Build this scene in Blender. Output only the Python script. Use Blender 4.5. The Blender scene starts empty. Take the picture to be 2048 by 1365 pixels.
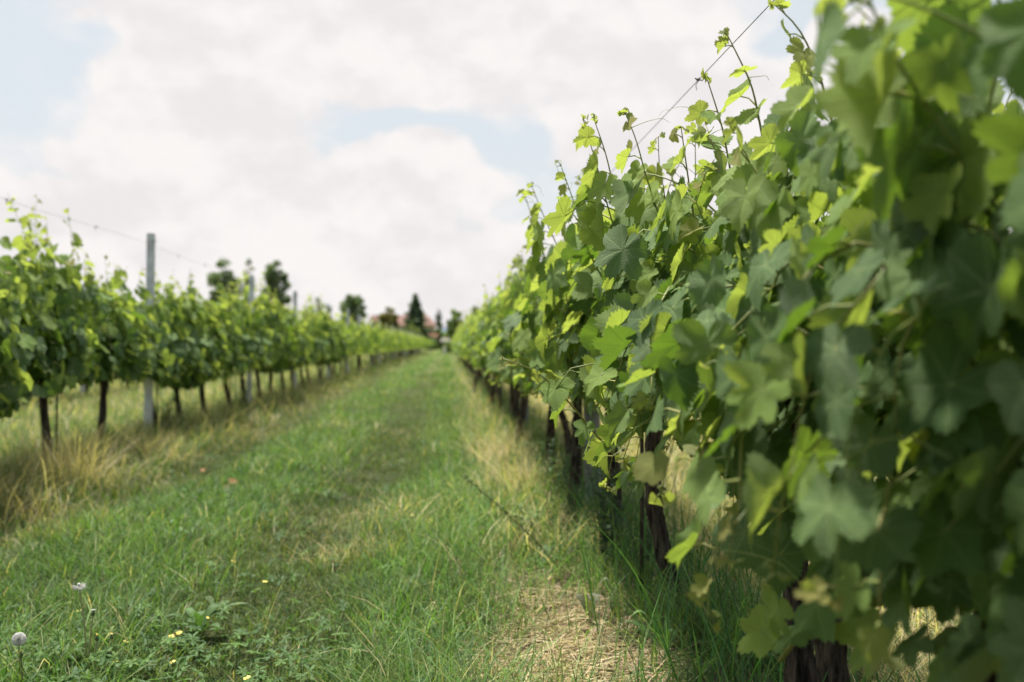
import bpy, math, random
import numpy as np
from math import radians as R, sin, cos, pi

S = bpy.context.scene
COL = S.collection

# ------------------------------------------------------------------ camera
CAM = np.array([0.0, 0.0, 0.95])
YAW = 3.71           # degrees the lens looks to the right of the rows
PITCH = 0.22
FPX = 1991.0         # focal length in pixels of the 2048 px wide photograph
cam_d = bpy.data.cameras.new('camera')
cam_d.lens = 35.0
cam_d.sensor_width = 36.0
cam_d.clip_start = 0.02
cam_d.clip_end = 6000
cam_d.dof.use_dof = True
cam_d.dof.focus_distance = 2.35
cam_d.dof.aperture_fstop = 2.7
cam = bpy.data.objects.new('camera', cam_d)
COL.objects.link(cam)
cam.location = CAM
cam.rotation_euler = (R(90 + PITCH), 0, R(-YAW))
S.camera = cam

# ------------------------------------------------------------------ light, sky, exposure
SUN_EL, SUN_AZ = 69.0, -36.0          # azimuth clockwise from +Y: ahead and to the left, behind thin cloud
EXPOSURE = 0.86
SUN_STRENGTH = 5.0
S.view_settings.view_transform = 'Standard'
S.view_settings.look = 'None'
S.view_settings.exposure = EXPOSURE
S.view_settings.gamma = 1
S.cycles.use_denoising = True
S.cycles.max_bounces = 6
S.cycles.diffuse_bounces = 2
S.cycles.transmission_bounces = 4
S.cycles.transparent_max_bounces = 4

sl = bpy.data.lights.new('sun', 'SUN')
sl.energy = SUN_STRENGTH
sl.angle = R(6)
sl.color = (1.0, 0.94, 0.84)
so = bpy.data.objects.new('sun', sl)
COL.objects.link(so)
so.rotation_euler = (R(90 - SUN_EL), 0, R(180 - SUN_AZ))


class NT:
    """small node-tree helper"""
    def __init__(self, tree):
        self.t = tree
        self.n = tree.nodes
        self.n.clear()

    def new(self, typ, **kw):
        nd = self.n.new(typ)
        for k, v in kw.items():
            setattr(nd, k, v)
        return nd

    def link(self, a, b):
        self.t.links.new(a, b)

    def put(self, sock, v):
        if isinstance(v, bpy.types.NodeSocket):
            self.link(v, sock)
        elif isinstance(v, (tuple, list)) and len(v) == 3 and sock.type == 'RGBA':
            sock.default_value = (*v, 1)
        else:
            sock.default_value = v

    def math(self, op, a, b=0.0, c=None, clamp=False):
        nd = self.new('ShaderNodeMath', operation=op, use_clamp=clamp)
        self.put(nd.inputs[0], a)
        self.put(nd.inputs[1], b)
        if c is not None:
            self.put(nd.inputs[2], c)
        return nd.outputs[0]

    def mix(self, f, a, b, blend='MIX'):
        nd = self.new('ShaderNodeMix', data_type='RGBA', blend_type=blend)
        self.put(nd.inputs[0], f)
        self.put(nd.inputs[6], a)
        self.put(nd.inputs[7], b)
        return nd.outputs[2]

    def noise(self, vec, scale, detail=3, rough=0.55):
        nd = self.new('ShaderNodeTexNoise')
        nd.inputs['Scale'].default_value = scale
        nd.inputs['Detail'].default_value = detail
        nd.inputs['Roughness'].default_value = rough
        if vec is not None:
            self.link(vec, nd.inputs['Vector'])
        return nd.outputs[0]

    def smooth(self, v, a, b, c=0.0, d=1.0):
        nd = self.new('ShaderNodeMapRange', interpolation_type='SMOOTHSTEP')
        self.put(nd.inputs[0], v)
        nd.inputs[1].default_value = a
        nd.inputs[2].default_value = b
        nd.inputs[3].default_value = c
        nd.inputs[4].default_value = d
        return nd.outputs[0]


def ray(px, py):
    a, p = R(YAW), R(PITCH)
    f = np.array([sin(a) * cos(p), cos(a) * cos(p), sin(p)])
    r = np.array([cos(a), -sin(a), 0.0])
    u = np.cross(r, f)
    d = f + r * (px - 1024) / FPX + u * (682.5 - py) / FPX
    return d


def at(px, py, Y):
    """point of the place seen at a pixel of the photograph, Y metres ahead"""
    d = ray(px, py)
    return CAM + d * (Y / d[1])


w = bpy.data.worlds.new('World')
S.world = w
w.use_nodes = True
k = NT(w.node_tree)
out = k.new('ShaderNodeOutputWorld')
sky = k.new('ShaderNodeTexSky', sky_type='NISHITA', sun_disc=False)
sky.sun_elevation = R(SUN_EL)
sky.sun_rotation = R(SUN_AZ)
sky.air_density = 1.0
sky.dust_density = 2.5
bg1 = k.new('ShaderNodeBackground')
k.link(sky.outputs[0], bg1.inputs[0])
bg1.inputs[1].default_value = 0.10
tc = k.new('ShaderNodeTexCoord')
sep = k.new('ShaderNodeSeparateXYZ')
k.link(tc.outputs['Generated'], sep.inputs[0])
az = k.math('ARCTAN2', sep.outputs[0], sep.outputs[1])
el = k.math('ARCSINE', sep.outputs[2])
# cloud banks by azimuth and elevation (degrees worked out from the photograph)
comb = k.new('ShaderNodeCombineXYZ')
k.put(comb.inputs[0], az)
k.put(comb.inputs[1], k.math('MULTIPLY', el, 1.35))
nz = k.noise(comb.outputs[0], 7.5, 9, 0.54)
combu = k.new('ShaderNodeCombineXYZ')
k.put(combu.inputs[0], k.math('ADD', az, 0.004))
k.put(combu.inputs[1], k.math('MULTIPLY', k.math('ADD', el, 0.022), 1.35))
nzu = k.noise(combu.outputs[0], 7.5, 9, 0.54)
nz2 = k.noise(comb.outputs[0], 2.6, 5, 0.5)
# warp
wz = k.new('ShaderNodeTexNoise')
wz.inputs['Scale'].default_value = 9
wz.inputs['Detail'].default_value = 4
k.link(comb.outputs[0], wz.inputs['Vector'])
sepw = k.new('ShaderNodeSeparateColor')
k.link(wz.outputs[1], sepw.inputs[0])
azw = k.math('ADD', az, k.math('MULTIPLY', k.math('SUBTRACT', sepw.outputs[0], 0.5), 0.30))
elw = k.math('ADD', el, k.math('MULTIPLY', k.math('SUBTRACT', sepw.outputs[1], 0.5), 0.17))


def blob(px, py, rx, ry):
    d = ray(px, py)
    a0 = math.atan2(d[0], d[1])
    e0 = math.asin(d[2] / np.linalg.norm(d))
    rx, ry = rx / FPX, ry / FPX
    dx = k.math('DIVIDE', k.math('SUBTRACT', azw, a0), rx)
    dy = k.math('DIVIDE', k.math('SUBTRACT', elw, e0), ry)
    q = k.math('SQRT', k.math('ADD', k.math('MULTIPLY', dx, dx), k.math('MULTIPLY', dy, dy)))
    return k.smooth(q, 0.25, 1.6, 1.0, 0.0)


dens = k.math('MULTIPLY_ADD', nz2, 1.1, -0.02)
dens = k.math('MULTIPLY_ADD', nz, 1.5, k.math('SUBTRACT', dens, 0.78))
for (cx, cy, rx, ry, wt) in [
        (480, 60, 310, 160, .55), (700, 20, 330, 130, .5), (1050, 30, 330, 110, .42), (420, 265, 215, 68, .55),
        (800, 345, 195, 60, .6), (130, 395, 230, 60, .45), (450, 380, 300, 60, .4), (1230, 225, 170, 60, .5),
        (1650, 160, 240, 85, .6), (560, 470, 700, 70, .35), (950, 560, 1100, 90, .45), (215, 30, 60, 35, .3),
        (135, 278, 60, 25, .3), (1400, 330, 260, 90, .3),
        (40, 130, 165, 170, -.48), (840, 230, 190, 62, -.33), (1050, 300, 110, 70, -.35), (120, 330, 160, 28, -.3),
        (1640, 30, 190, 45, -.45), (2000, 40, 130, 120, -.5), (1020, 420, 90, 60, -.2), (700, 190, 120, 30, -.2)]:
    dens = k.math('MULTIPLY_ADD', blob(cx, cy, rx, ry), wt, dens)
cov = k.smooth(dens, 0.12, 0.66)
# white haze towards the horizon
hz = k.smooth(el, 0.0, 0.22, 0.85, 0.0)
cov = k.math('MAXIMUM', cov, hz)
# the cloud cover and its thin veil lie towards the sun; unseen sky behind the viewer made deeper to darken leaves facing it
ahead = k.smooth(k.math('SUBTRACT', sep.outputs[1], k.math('MULTIPLY', sep.outputs[0], 0.25)), -0.25, 0.45)
cov = k.math('MULTIPLY', cov, k.math('MULTIPLY_ADD', ahead, 0.75, 0.25))
shade = k.noise(comb.outputs[0], 5.0, 6, 0.6)
lit = k.math('ADD', k.math('MULTIPLY', k.math('SUBTRACT', nz, nzu), 2.6), k.math('MULTIPLY_ADD', shade, 0.9, 0.08))
ccol = k.mix(k.smooth(lit, 0.22, 0.80), (0.865, 0.835, 0.84), (0.975, 0.935, 0.92))
bg2 = k.new('ShaderNodeBackground')
k.link(ccol, bg2.inputs[0])
bg2.inputs[1].default_value = 0.545
# thin veil over the blue
veil = k.new('ShaderNodeBackground')
veil.inputs[0].default_value = (0.70, 0.75, 0.775, 1)
veil.inputs[1].default_value = 0.595
m0 = k.new('ShaderNodeMixShader')
k.put(m0.inputs[0], k.math('MULTIPLY', ahead, 0.88))
k.link(bg1.outputs[0], m0.inputs[1])
k.link(veil.outputs[0], m0.inputs[2])
m1 = k.new('ShaderNodeMixShader')
k.link(cov, m1.inputs[0])
k.link(m0.outputs[0], m1.inputs[1])
k.link(bg2.outputs[0], m1.inputs[2])
k.link(m1.outputs[0], out.inputs[0])

# ------------------------------------------------------------------ numpy helpers


def vnoise(x, y, s, seed=0):
    """value noise 0..1"""
    x = np.asarray(x, float) * s + seed * 17.13
    y = np.asarray(y, float) * s + seed * 9.71
    xi, yi = np.floor(x).astype(np.int64), np.floor(y).astype(np.int64)
    xf, yf = x - xi, y - yi

    def h(a, b):
        n = (a * 374761393 + b * 668265263 + seed * 974711) & 0x7fffffff
        n = ((n ^ (n >> 13)) * 1274126177) & 0x7fffffff
        n = n ^ (n >> 16)
        return (n & 0xffff) / 65535.0
    u, v = xf * xf * (3 - 2 * xf), yf * yf * (3 - 2 * yf)
    return ((h(xi, yi) * (1 - u) + h(xi + 1, yi) * u) * (1 - v) + (h(xi, yi + 1) * (1 - u) + h(xi + 1, yi + 1) * u) * v)


def fbm(x, y, s, seed=0):
    return .55 * vnoise(x, y, s, seed) + .3 * vnoise(x, y, s * 2.1, seed + 1) + .15 * vnoise(x, y, s * 4.3, seed + 2)


ROW_R, ROW_L, ROW_L2, ROW_L3, ROW_R2 = 0.72, -2.9, -6.5, -10.1, 4.4


def ground_z(x, y):
    x = np.asarray(x, float)
    y = np.asarray(y, float)
    wob = 0.10 * np.sin(y * 0.45) + 0.06 * np.sin(y * 1.3 + 1)
    z = -0.045 * np.exp(-((x + 0.56 + wob) / 0.24) ** 2) - 0.05 * np.exp(-((x + 2.02 + wob) / 0.25) ** 2)
    for rx in (ROW_R, ROW_L, ROW_L2, ROW_L3, ROW_R2):
        z = z + 0.045 * np.exp(-((x - rx) / 0.45) ** 2)
    near = np.clip(1.4 - np.abs(y) / 60, 0, 1)
    z = z + (fbm(x, y, 1.2, 3) - 0.5) * 0.05 * near + (fbm(x, y, 6.0, 5) - 0.5) * 0.02 * near
    return z


class MB:
    """collects geometry as arrays and links it as ONE mesh object"""
    def __init__(self):
        self.v, self.q, self.t, self.c, self.u = [], [], [], [], []
        self.n = 0

    def add(self, v, quads=None, tris=None, col=None, uv=None):
        v = np.asarray(v, float).reshape(-1, 3)
        self.v.append(v)
        if quads is not None and len(quads):
            self.q.append(np.asarray(quads).reshape(-1, 4) + self.n)
        if tris is not None and len(tris):
            self.t.append(np.asarray(tris).reshape(-1, 3) + self.n)
        c = np.ones((len(v), 4))
        if col is not None:
            c[:, :np.shape(col)[-1]] = col
        self.c.append(c)
        self.u.append(np.zeros((len(v), 3)) if uv is None else np.asarray(uv).reshape(-1, 3))
        self.n += len(v)

    def mesh(self, name, mat, smooth=True):
        v = np.concatenate(self.v)
        q = np.concatenate(self.q) if self.q else np.zeros((0, 4), int)
        t = np.concatenate(self.t) if self.t else np.zeros((0, 3), int)
        me = bpy.data.meshes.new(name)
        me.vertices.add(len(v))
        me.vertices.foreach_set('co', v.astype(np.float32).ravel())
        nl = q.size + t.size
        me.loops.add(nl)
        me.loops.foreach_set('vertex_index', np.concatenate([q.ravel(), t.ravel()]).astype(np.int32))
        me.polygons.add(len(q) + len(t))
        ls = np.concatenate([np.arange(len(q)) * 4, len(q) * 4 + np.arange(len(t)) * 3]).astype(np.int32)
        me.polygons.foreach_set('loop_start', ls)
        me.update(calc_edges=True)
        me.polygons.foreach_set('use_smooth', np.full(len(me.polygons), smooth))
        a = me.attributes.new('col', 'FLOAT_COLOR', 'POINT')
        a.data.foreach_set('color', np.concatenate(self.c).astype(np.float32).ravel())
        a = me.attributes.new('luv', 'FLOAT_VECTOR', 'POINT')
        a.data.foreach_set('vector', np.concatenate(self.u).astype(np.float32).ravel())
        me.materials.append(mat)
        return me

    def build(self, name, mat, parent=None, smooth=True):
        return link(name, self.mesh(name, mat, smooth), parent)

    # ---- shapes
    def tubes(self, P, rad, sides=5, col=None, cap=True):
        """P (K,n,3) polylines, rad (K,n)"""
        P = np.asarray(P, float)
        if P.ndim == 2:
            P = P[None]
        K, n, _ = P.shape
        rad = np.broadcast_to(np.asarray(rad, float), (K, n))
        T = np.gradient(P, axis=1)
        T /= np.linalg.norm(T, axis=2, keepdims=True) + 1e-9
        mean = P[:, -1] - P[:, 0]
        ref = np.where(np.abs(mean[:, 2:3]) > 0.7 * np.linalg.norm(mean, axis=1, keepdims=True), np.array([[1., 0, 0]]), np.array([[0, 0, 1.]]))
        ref = np.broadcast_to(ref[:, None, :], T.shape)
        A = np.cross(T, ref)
        A /= np.linalg.norm(A, axis=2, keepdims=True) + 1e-9
        B = np.cross(T, A)
        th = np.arange(sides) * 2 * pi / sides
        V = P[:, :, None, :] + rad[:, :, None, None] * (np.cos(th)[None, None, :, None] * A[:, :, None, :] + np.sin(th)[None, None, :, None] * B[:, :, None, :])
        idx = np.arange(K * n * sides).reshape(K, n, sides)
        a = idx[:, :-1]
        b = idx[:, 1:]
        q = np.stack([a, np.roll(a, -1, 2), np.roll(b, -1, 2), b], -1).reshape(-1, 4)
        tr = None
        if cap and sides > 2:
            e = idx[:, -1]
            tr = np.stack([np.repeat(e[:, :1], sides - 2, 1), e[:, 1:-1], e[:, 2:]], -1).reshape(-1, 3)
            s0 = idx[:, 0]
            tr2 = np.stack([np.repeat(s0[:, :1], sides - 2, 1), s0[:, 2:], s0[:, 1:-1]], -1).reshape(-1, 3)
            tr = np.concatenate([tr, tr2])
        c = None
        if col is not None:
            col = np.asarray(col, float)
            if col.ndim == 3:
                c = np.repeat(col[:, :, None, :], sides, 2).reshape(-1, col.shape[-1])
            else:
                c = np.broadcast_to(col, (K * n * sides, col.shape[-1]))
        self.add(V.reshape(-1, 3), q, tr, c)
        return self

    def box(self, c, s, rotz=0.0, bevel=0.0, top=None):
        x, y, z = np.array(s) / 2
        tx, ty = (x, y) if top is None else (x * top, y * top)
        v = np.array([[-x, -y, -z], [x, -y, -z], [x, y, -z], [-x, y, -z], [-tx, -ty, z], [tx, -ty, z], [tx, ty, z], [-tx, ty, z]])
        ca, sa = cos(rotz), sin(rotz)
        v = v @ np.array([[ca, sa, 0], [-sa, ca, 0], [0, 0, 1]]) + np.array(c)
        self.add(v, [[0, 3, 2, 1], [4, 5, 6, 7], [0, 1, 5, 4], [1, 2, 6, 5], [2, 3, 7, 6], [3, 0, 4, 7]])
        return self


def link(name, data, parent=None):
    o = bpy.data.objects.new(name, data)
    COL.objects.link(o)
    if parent is not None:
        o.parent = parent
    return o


def tag(o, label=None, cat=None, group=None, kind=None):
    if label:
        o['label'] = label
    if cat:
        o['category'] = cat
    if group:
        o['group'] = group
    if kind:
        o['kind'] = kind
    return o


def thing(name, loc, label, cat, group=None, rz=0.0):
    o = bpy.data.objects.new(name, None)
    o.empty_display_size = 0.1
    COL.objects.link(o)
    o.location = [float(q) for q in loc]
    o.rotation_euler = (0, 0, rz)
    return tag(o, label, cat, group)


def copy_tree(o, parent=None):
    c = o.copy()
    COL.objects.link(c)
    c.parent = parent
    for ch in o.children:
        copy_tree(ch, c)
    return c


ORD = ['first', 'second', 'third', 'fourth', 'fifth', 'sixth', 'seventh', 'eighth', 'ninth', 'tenth', 'eleventh', 'twelfth', 'thirteenth', 'fourteenth']

# ------------------------------------------------------------------ materials


def mat_new(name):
    m = bpy.data.materials.new(name)
    m.use_nodes = True
    return m, NT(m.node_tree)


def leaf_material():
    """col = (age 0 young .. 1 old, random, dust, ring position)   luv = leaf plane coordinates"""
    m, k = mat_new('vine_leaf')
    out = k.new('ShaderNodeOutputMaterial')
    ac = k.new('ShaderNodeAttribute', attribute_name='col')
    au = k.new('ShaderNodeAttribute', attribute_name='luv')
    sc = k.new('ShaderNodeSeparateColor')
    k.link(ac.outputs['Color'], sc.inputs[0])
    age, rnd, dust = sc.outputs
    su = k.new('ShaderNodeSeparateXYZ')
    k.link(au.outputs['Vector'], su.inputs[0])
    x = k.math('ABSOLUTE', su.outputs[0])
    y = su.outputs[1]
    best = q = None
    for a in (0, 52, 108, 150):
        ca, sa = cos(R(a)), sin(R(a))
        c = k.math('ABSOLUTE', k.math('SUBTRACT', k.math('MULTIPLY', x, ca), k.math('MULTIPLY', y, sa)))
        s = k.math('ADD', k.math('MULTIPLY', x, sa), k.math('MULTIPLY', y, ca))
        c = k.math('ADD', c, k.math('LESS_THAN', s, 0.0))
        qq = k.math('SUBTRACT', s, k.math('MULTIPLY', c, 0.85))
        if best is None:
            best, q = c, qq
        else:
            lt = k.math('LESS_THAN', c, best)
            q = k.math('ADD', k.math('MULTIPLY', qq, lt), k.math('MULTIPLY', q, k.math('SUBTRACT', 1.0, lt)))
            best = k.math('MINIMUM', c, best)
    rr = k.math('SQRT', k.math('ADD', k.math('MULTIPLY', x, x), k.math('MULTIPLY', y, y)))
    wv = k.math('MULTIPLY_ADD', rr, -0.018, 0.034)
    main = k.smooth(k.math('SUBTRACT', best, wv), -0.012, 0.004, 1.0, 0.0)
    fr = k.math('PINGPONG', k.math('MULTIPLY', q, 1.0), 0.068)
    sec = k.smooth(fr, 0.0, 0.010, 0.55, 0.0)
    sec = k.math('MULTIPLY', sec, k.smooth(best, 0.20, 0.36, 1.0, 0.0))
    vein = k.math('MAXIMUM', main, sec)
    tcn = k.new('ShaderNodeTexCoord')
    n1 = k.noise(tcn.outputs['Object'], 26, 4)
    n2 = k.noise(au.outputs['Vector'], 38, 2)
    n3 = k.noise(tcn.outputs['Object'], 420, 2)
    young = k.mix(rnd, (0.30, 0.41, 0.095), (0.20, 0.33, 0.07))
    young = k.mix(k.smooth(age, 0.0, 0.14), (0.36, 0.30, 0.11), young)
    old = k.mix(rnd, (0.030, 0.080, 0.016), (0.105, 0.20, 0.040))
    old = k.mix(k.math('MULTIPLY', n1, 0.3), old, (0.06, 0.10, 0.05))
    top = k.mix(k.smooth(age, 0.12, 0.88), young, old)
    # dusty bloom of spray residue, fine specks
    top = k.mix(k.math('MULTIPLY', k.math('MULTIPLY', dust, 0.38), k.smooth(n3, 0.42, 0.66, 0.35, 1.0)), top, (0.30, 0.36, 0.25))
    top = k.mix(k.math('MULTIPLY', k.smooth(n2, 0.35, 0.75), 0.16), top, (0.03, 0.07, 0.03))
    vo = k.new('ShaderNodeTexVoronoi', feature='DISTANCE_TO_EDGE')
    vo.inputs['Scale'].default_value = 13
    k.link(au.outputs['Vector'], vo.inputs['Vector'])
    net = k.smooth(vo.outputs['Distance'], 0.0, 0.09, 1.0, 0.0)
    top = k.mix(k.math('MULTIPLY', net, 0.16), top, (0.24, 0.33, 0.12))
    spot = k.smooth(k.noise(tcn.outputs['Object'], 75, 3), 0.70, 0.74)
    top = k.mix(k.math('MULTIPLY', spot, 0.75), top, (0.16, 0.10, 0.035))
    top = k.mix(k.math('MULTIPLY', vein, 0.28), top, (0.34, 0.44, 0.16))
    under = k.mix(0.55, top, (0.235, 0.31, 0.165))
    geo = k.new('ShaderNodeNewGeometry')
    colr = k.mix(geo.outputs['Backfacing'], top, under)
    tcol = k.mix(k.smooth(age, 0.1, 0.9), (0.52, 0.64, 0.09), (0.24, 0.44, 0.03))
    tcol = k.mix(k.math('MULTIPLY', vein, 0.4), tcol, (0.11, 0.20, 0.02))
    bump = k.new('ShaderNodeBump')
    bump.inputs['Strength'].default_value = 0.55
    bump.inputs['Distance'].default_value = 0.004
    hgt = k.math('SUBTRACT', k.math('MULTIPLY', n2, 1.5), k.math('MULTIPLY_ADD', vein, 0.35, k.math('MULTIPLY', net, 0.45)))
    k.link(hgt, bump.inputs['Height'])
    p = k.new('ShaderNodeBsdfPrincipled')
    k.link(colr, p.inputs['Base Color'])
    k.put(p.inputs['Roughness'], k.smooth(n1, 0.3, 0.7, 0.48, 0.66))
    p.inputs['Specular IOR Level'].default_value = 0.22
    k.link(bump.outputs[0], p.inputs['Normal'])
    tr = k.new('ShaderNodeBsdfTranslucent')
    k.link(tcol, tr.inputs[0])
    k.link(bump.outputs[0], tr.inputs['Normal'])
    mx = k.new('ShaderNodeMixShader')
    k.put(mx.inputs[0], k.smooth(age, 0.0, 1.0, 0.48, 0.23))
    k.link(p.outputs[0], mx.inputs[1])
    k.link(tr.outputs[0], mx.inputs[2])
    k.link(mx.outputs[0], out.inputs[0])
    return m


def colour_material(name, rough=0.6, trans=0.0, spec=0.3, nscale=0.0, namp=0.0, bump=0.0, bscale=30.0):
    """base colour from the mesh's own colour attribute"""
    m, k = mat_new(name)
    out = k.new('ShaderNodeOutputMaterial')
    ac = k.new('ShaderNodeAttribute', attribute_name='col')
    c = ac.outputs['Color']
    tcn = k.new('ShaderNodeTexCoord')
    if namp:
        n = k.noise(tcn.outputs['Object'], nscale, 5)
        c = k.mix(k.smooth(n, 0.3, 0.7, 0, namp), c, k.mix(1.0, c, (0.35, 0.33, 0.3), 'MULTIPLY'))
    p = k.new('ShaderNodeBsdfPrincipled')
    k.link(c, p.inputs['Base Color'])
    p.inputs['Roughness'].default_value = rough
    p.inputs['Specular IOR Level'].default_value = spec
    if bump:
        b = k.new('ShaderNodeBump')
        b.inputs['Strength'].default_value = bump
        b.inputs['Distance'].default_value = 0.01
        k.link(k.noise(tcn.outputs['Object'], bscale, 6, 0.65), b.inputs['Height'])
        k.link(b.outputs[0], p.inputs['Normal'])
    if trans:
        t = k.new('ShaderNodeBsdfTranslucent')
        k.link(k.mix(1.0, c, (1.5, 1.6, 0.7), 'MULTIPLY'), t.inputs[0])
        mx = k.new('ShaderNodeMixShader')
        mx.inputs[0].default_value = trans
        k.link(p.outputs[0], mx.inputs[1])
        k.link(t.outputs[0], mx.inputs[2])
        k.link(mx.outputs[0], out.inputs[0])
    else:
        k.link(p.outputs[0], out.inputs[0])
    return m


def bark_material():
    m, k = mat_new('vine_bark')
    out = k.new('ShaderNodeOutputMaterial')
    tcn = k.new('ShaderNodeTexCoord')
    mp = k.new('ShaderNodeMapping')
    mp.inputs['Scale'].default_value = (60, 60, 9)
    k.link(tcn.outputs['Object'], mp.inputs[0])
    n = k.noise(mp.outputs[0], 1.0, 8, 0.65)
    n2 = k.noise(tcn.outputs['Object'], 14, 4)
    c = k.mix(k.smooth(n, 0.36, 0.66), (0.018, 0.014, 0.011), (0.115, 0.09, 0.07))
    c = k.mix(k.smooth(n2, 0.55, 0.75, 0, 0.35), c, (0.07, 0.085, 0.045))
    p = k.new('ShaderNodeBsdfPrincipled')
    k.link(c, p.inputs['Base Color'])
    p.inputs['Roughness'].default_value = 0.95
    p.inputs['Specular IOR Level'].default_value = 0.1
    b = k.new('ShaderNodeBump')
    b.inputs['Strength'].default_value = 1.0
    b.inputs['Distance'].default_value = 0.012
    k.link(n, b.inputs['Height'])
    k.link(b.outputs[0], p.inputs['Normal'])
    k.link(p.outputs[0], out.inputs[0])
    return m


def concrete_material():
    m, k = mat_new('weathered_concrete')
    out = k.new('ShaderNodeOutputMaterial')
    tcn = k.new('ShaderNodeTexCoord')
    n = k.noise(tcn.outputs['Object'], 9, 8, 0.7)
    n2 = k.noise(tcn.outputs['Object'], 90, 4, 0.6)
    c = k.mix(k.smooth(n, 0.35, 0.7), (0.55, 0.54, 0.52), (0.80, 0.79, 0.77))
    c = k.mix(k.smooth(n2, 0.5, 0.75, 0, 0.5), c, (0.33, 0.32, 0.30))
    p = k.new('ShaderNodeBsdfPrincipled')
    k.link(c, p.inputs['Base Color'])
    p.inputs['Roughness'].default_value = 0.9
    b = k.new('ShaderNodeBump')
    b.inputs['Strength'].default_value = 0.5
    b.inputs['Distance'].default_value = 0.004
    k.link(n2, b.inputs['Height'])
    k.link(b.outputs[0], p.inputs['Normal'])
    k.link(p.outputs[0], out.inputs[0])
    return m


def simple_material(name, c1, c2, scale=8.0, rough=0.8, metal=0.0, bump=0.0, stretch=None, spec=0.3):
    m, k = mat_new(name)
    out = k.new('ShaderNodeOutputMaterial')
    tcn = k.new('ShaderNodeTexCoord')
    v = tcn.outputs['Object']
    if stretch:
        mp = k.new('ShaderNodeMapping')
        mp.inputs['Scale'].default_value = stretch
        k.link(v, mp.inputs[0])
        v = mp.outputs[0]
    n = k.noise(v, scale, 6, 0.6)
    p = k.new('ShaderNodeBsdfPrincipled')
    k.link(k.mix(k.smooth(n, 0.3, 0.7), c1, c2), p.inputs['Base Color'])
    p.inputs['Roughness'].default_value = rough
    p.inputs['Metallic'].default_value = metal
    p.inputs['Specular IOR Level'].default_value = spec
    if bump:
        b = k.new('ShaderNodeBump')
        b.inputs['Strength'].default_value = bump
        b.inputs['Distance'].default_value = 0.02
        k.link(n, b.inputs['Height'])
        k.link(b.outputs[0], p.inputs['Normal'])
    k.link(p.outputs[0], out.inputs[0])
    return m


def ground_material():
    m, k = mat_new('ground_soil_and_turf')
    out = k.new('ShaderNodeOutputMaterial')
    ac = k.new('ShaderNodeAttribute', attribute_name='col')
    sc = k.new('ShaderNodeSeparateColor')
    k.link(ac.outputs['Color'], sc.inputs[0])
    geo = k.new('ShaderNodeNewGeometry')
    pos = geo.outputs['Position']
    n1 = k.noise(pos, 3.0, 6, 0.6)
    n2 = k.noise(pos, 40, 6, 0.7)
    n3 = k.noise(pos, 9, 5, 0.6)
    soil = k.mix(k.smooth(n2, 0.33, 0.68), (0.165, 0.115, 0.078), (0.40, 0.30, 0.21))
    soil = k.mix(k.smooth(n3, 0.5, 0.75, 0, 0.5), soil, (0.45, 0.36, 0.26))
    turf = k.mix(k.smooth(n2, 0.3, 0.7), (0.025, 0.032, 0.014), (0.075, 0.095, 0.03))
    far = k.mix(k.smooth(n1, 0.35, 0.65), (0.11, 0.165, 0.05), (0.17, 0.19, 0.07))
    dry = k.mix(k.smooth(n2, 0.3, 0.7), (0.16, 0.13, 0.06), (0.30, 0.25, 0.12))
    c = k.mix(sc.outputs[1], turf, dry)
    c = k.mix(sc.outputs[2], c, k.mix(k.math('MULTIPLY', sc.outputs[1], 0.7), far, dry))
    c = k.mix(sc.outputs[0], c, soil)
    p = k.new('ShaderNodeBsdfPrincipled')
    k.link(c, p.inputs['Base Color'])
    p.inputs['Roughness'].default_value = 0.95
    p.inputs['Specular IOR Level'].default_value = 0.1
    b = k.new('ShaderNodeBump')
    b.inputs['Strength'].default_value = 0.9
    b.inputs['Distance'].default_value = 0.03
    k.link(n2, b.inputs['Height'])
    k.link(b.outputs[0], p.inputs['Normal'])
    k.link(p.outputs[0], out.inputs[0])
    return m


M_LEAF = leaf_material()
M_CANE = colour_material('green_cane', 0.45, 0.0, 0.35, 40, 0.25)
M_BARK = bark_material()
M_CONC = concrete_material()
M_WIRE = simple_material('galvanised_wire', (0.10, 0.10, 0.10), (0.22, 0.22, 0.22), 60, 0.5, 0.6)
M_GROUND = ground_material()
M_GRASS = colour_material('grass_blades', 0.55, 0.36, 0.28)
M_WEED = colour_material('weed_leaves', 0.5, 0.30, 0.3, 60, 0.35, 0.4, 90)
M_STRAW = colour_material('straw', 0.75, 0.1, 0.2)
M_TREE = colour_material('tree_foliage', 0.6, 0.42, 0.25)
M_WOOD = simple_material('tree_bark', (0.05, 0.04, 0.03), (0.14, 0.11, 0.085), 3, 0.95, 0, 0.6, (4, 4, 1))
M_BERRY = simple_material('unripe_grapes', (0.05, 0.09, 0.025), (0.12, 0.19, 0.05), 40, 0.5, 0, 0, None, 0.4)
M_PETAL = simple_material('yellow_petals', (0.80, 0.62, 0.10), (0.86, 0.72, 0.22), 80, 0.5)
M_FLUFF = simple_material('dandelion_fluff', (0.62, 0.60, 0.58), (0.80, 0.78, 0.76), 80, 0.9)
M_SEED = simple_material('dandelion_seeds', (0.10, 0.07, 0.05), (0.22, 0.16, 0.11), 80, 0.9)
M_WHITEP = simple_material('white_petals', (0.72, 0.72, 0.70), (0.82, 0.82, 0.80), 80, 0.6)
M_DEADLEAF = simple_material('withered_leaf', (0.20, 0.09, 0.04), (0.36, 0.19, 0.09), 50, 0.8, 0, 0.5)
M_CLOD = simple_material('soil_clods', (0.20, 0.14, 0.10), (0.40, 0.31, 0.22), 30, 0.95, 0, 0.8)
M_ROOF = simple_material('terracotta_roof', (0.28, 0.16, 0.13), (0.40, 0.25, 0.21), 0.9, 0.85, 0, 0.6, (1, 1, 6))
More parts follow.
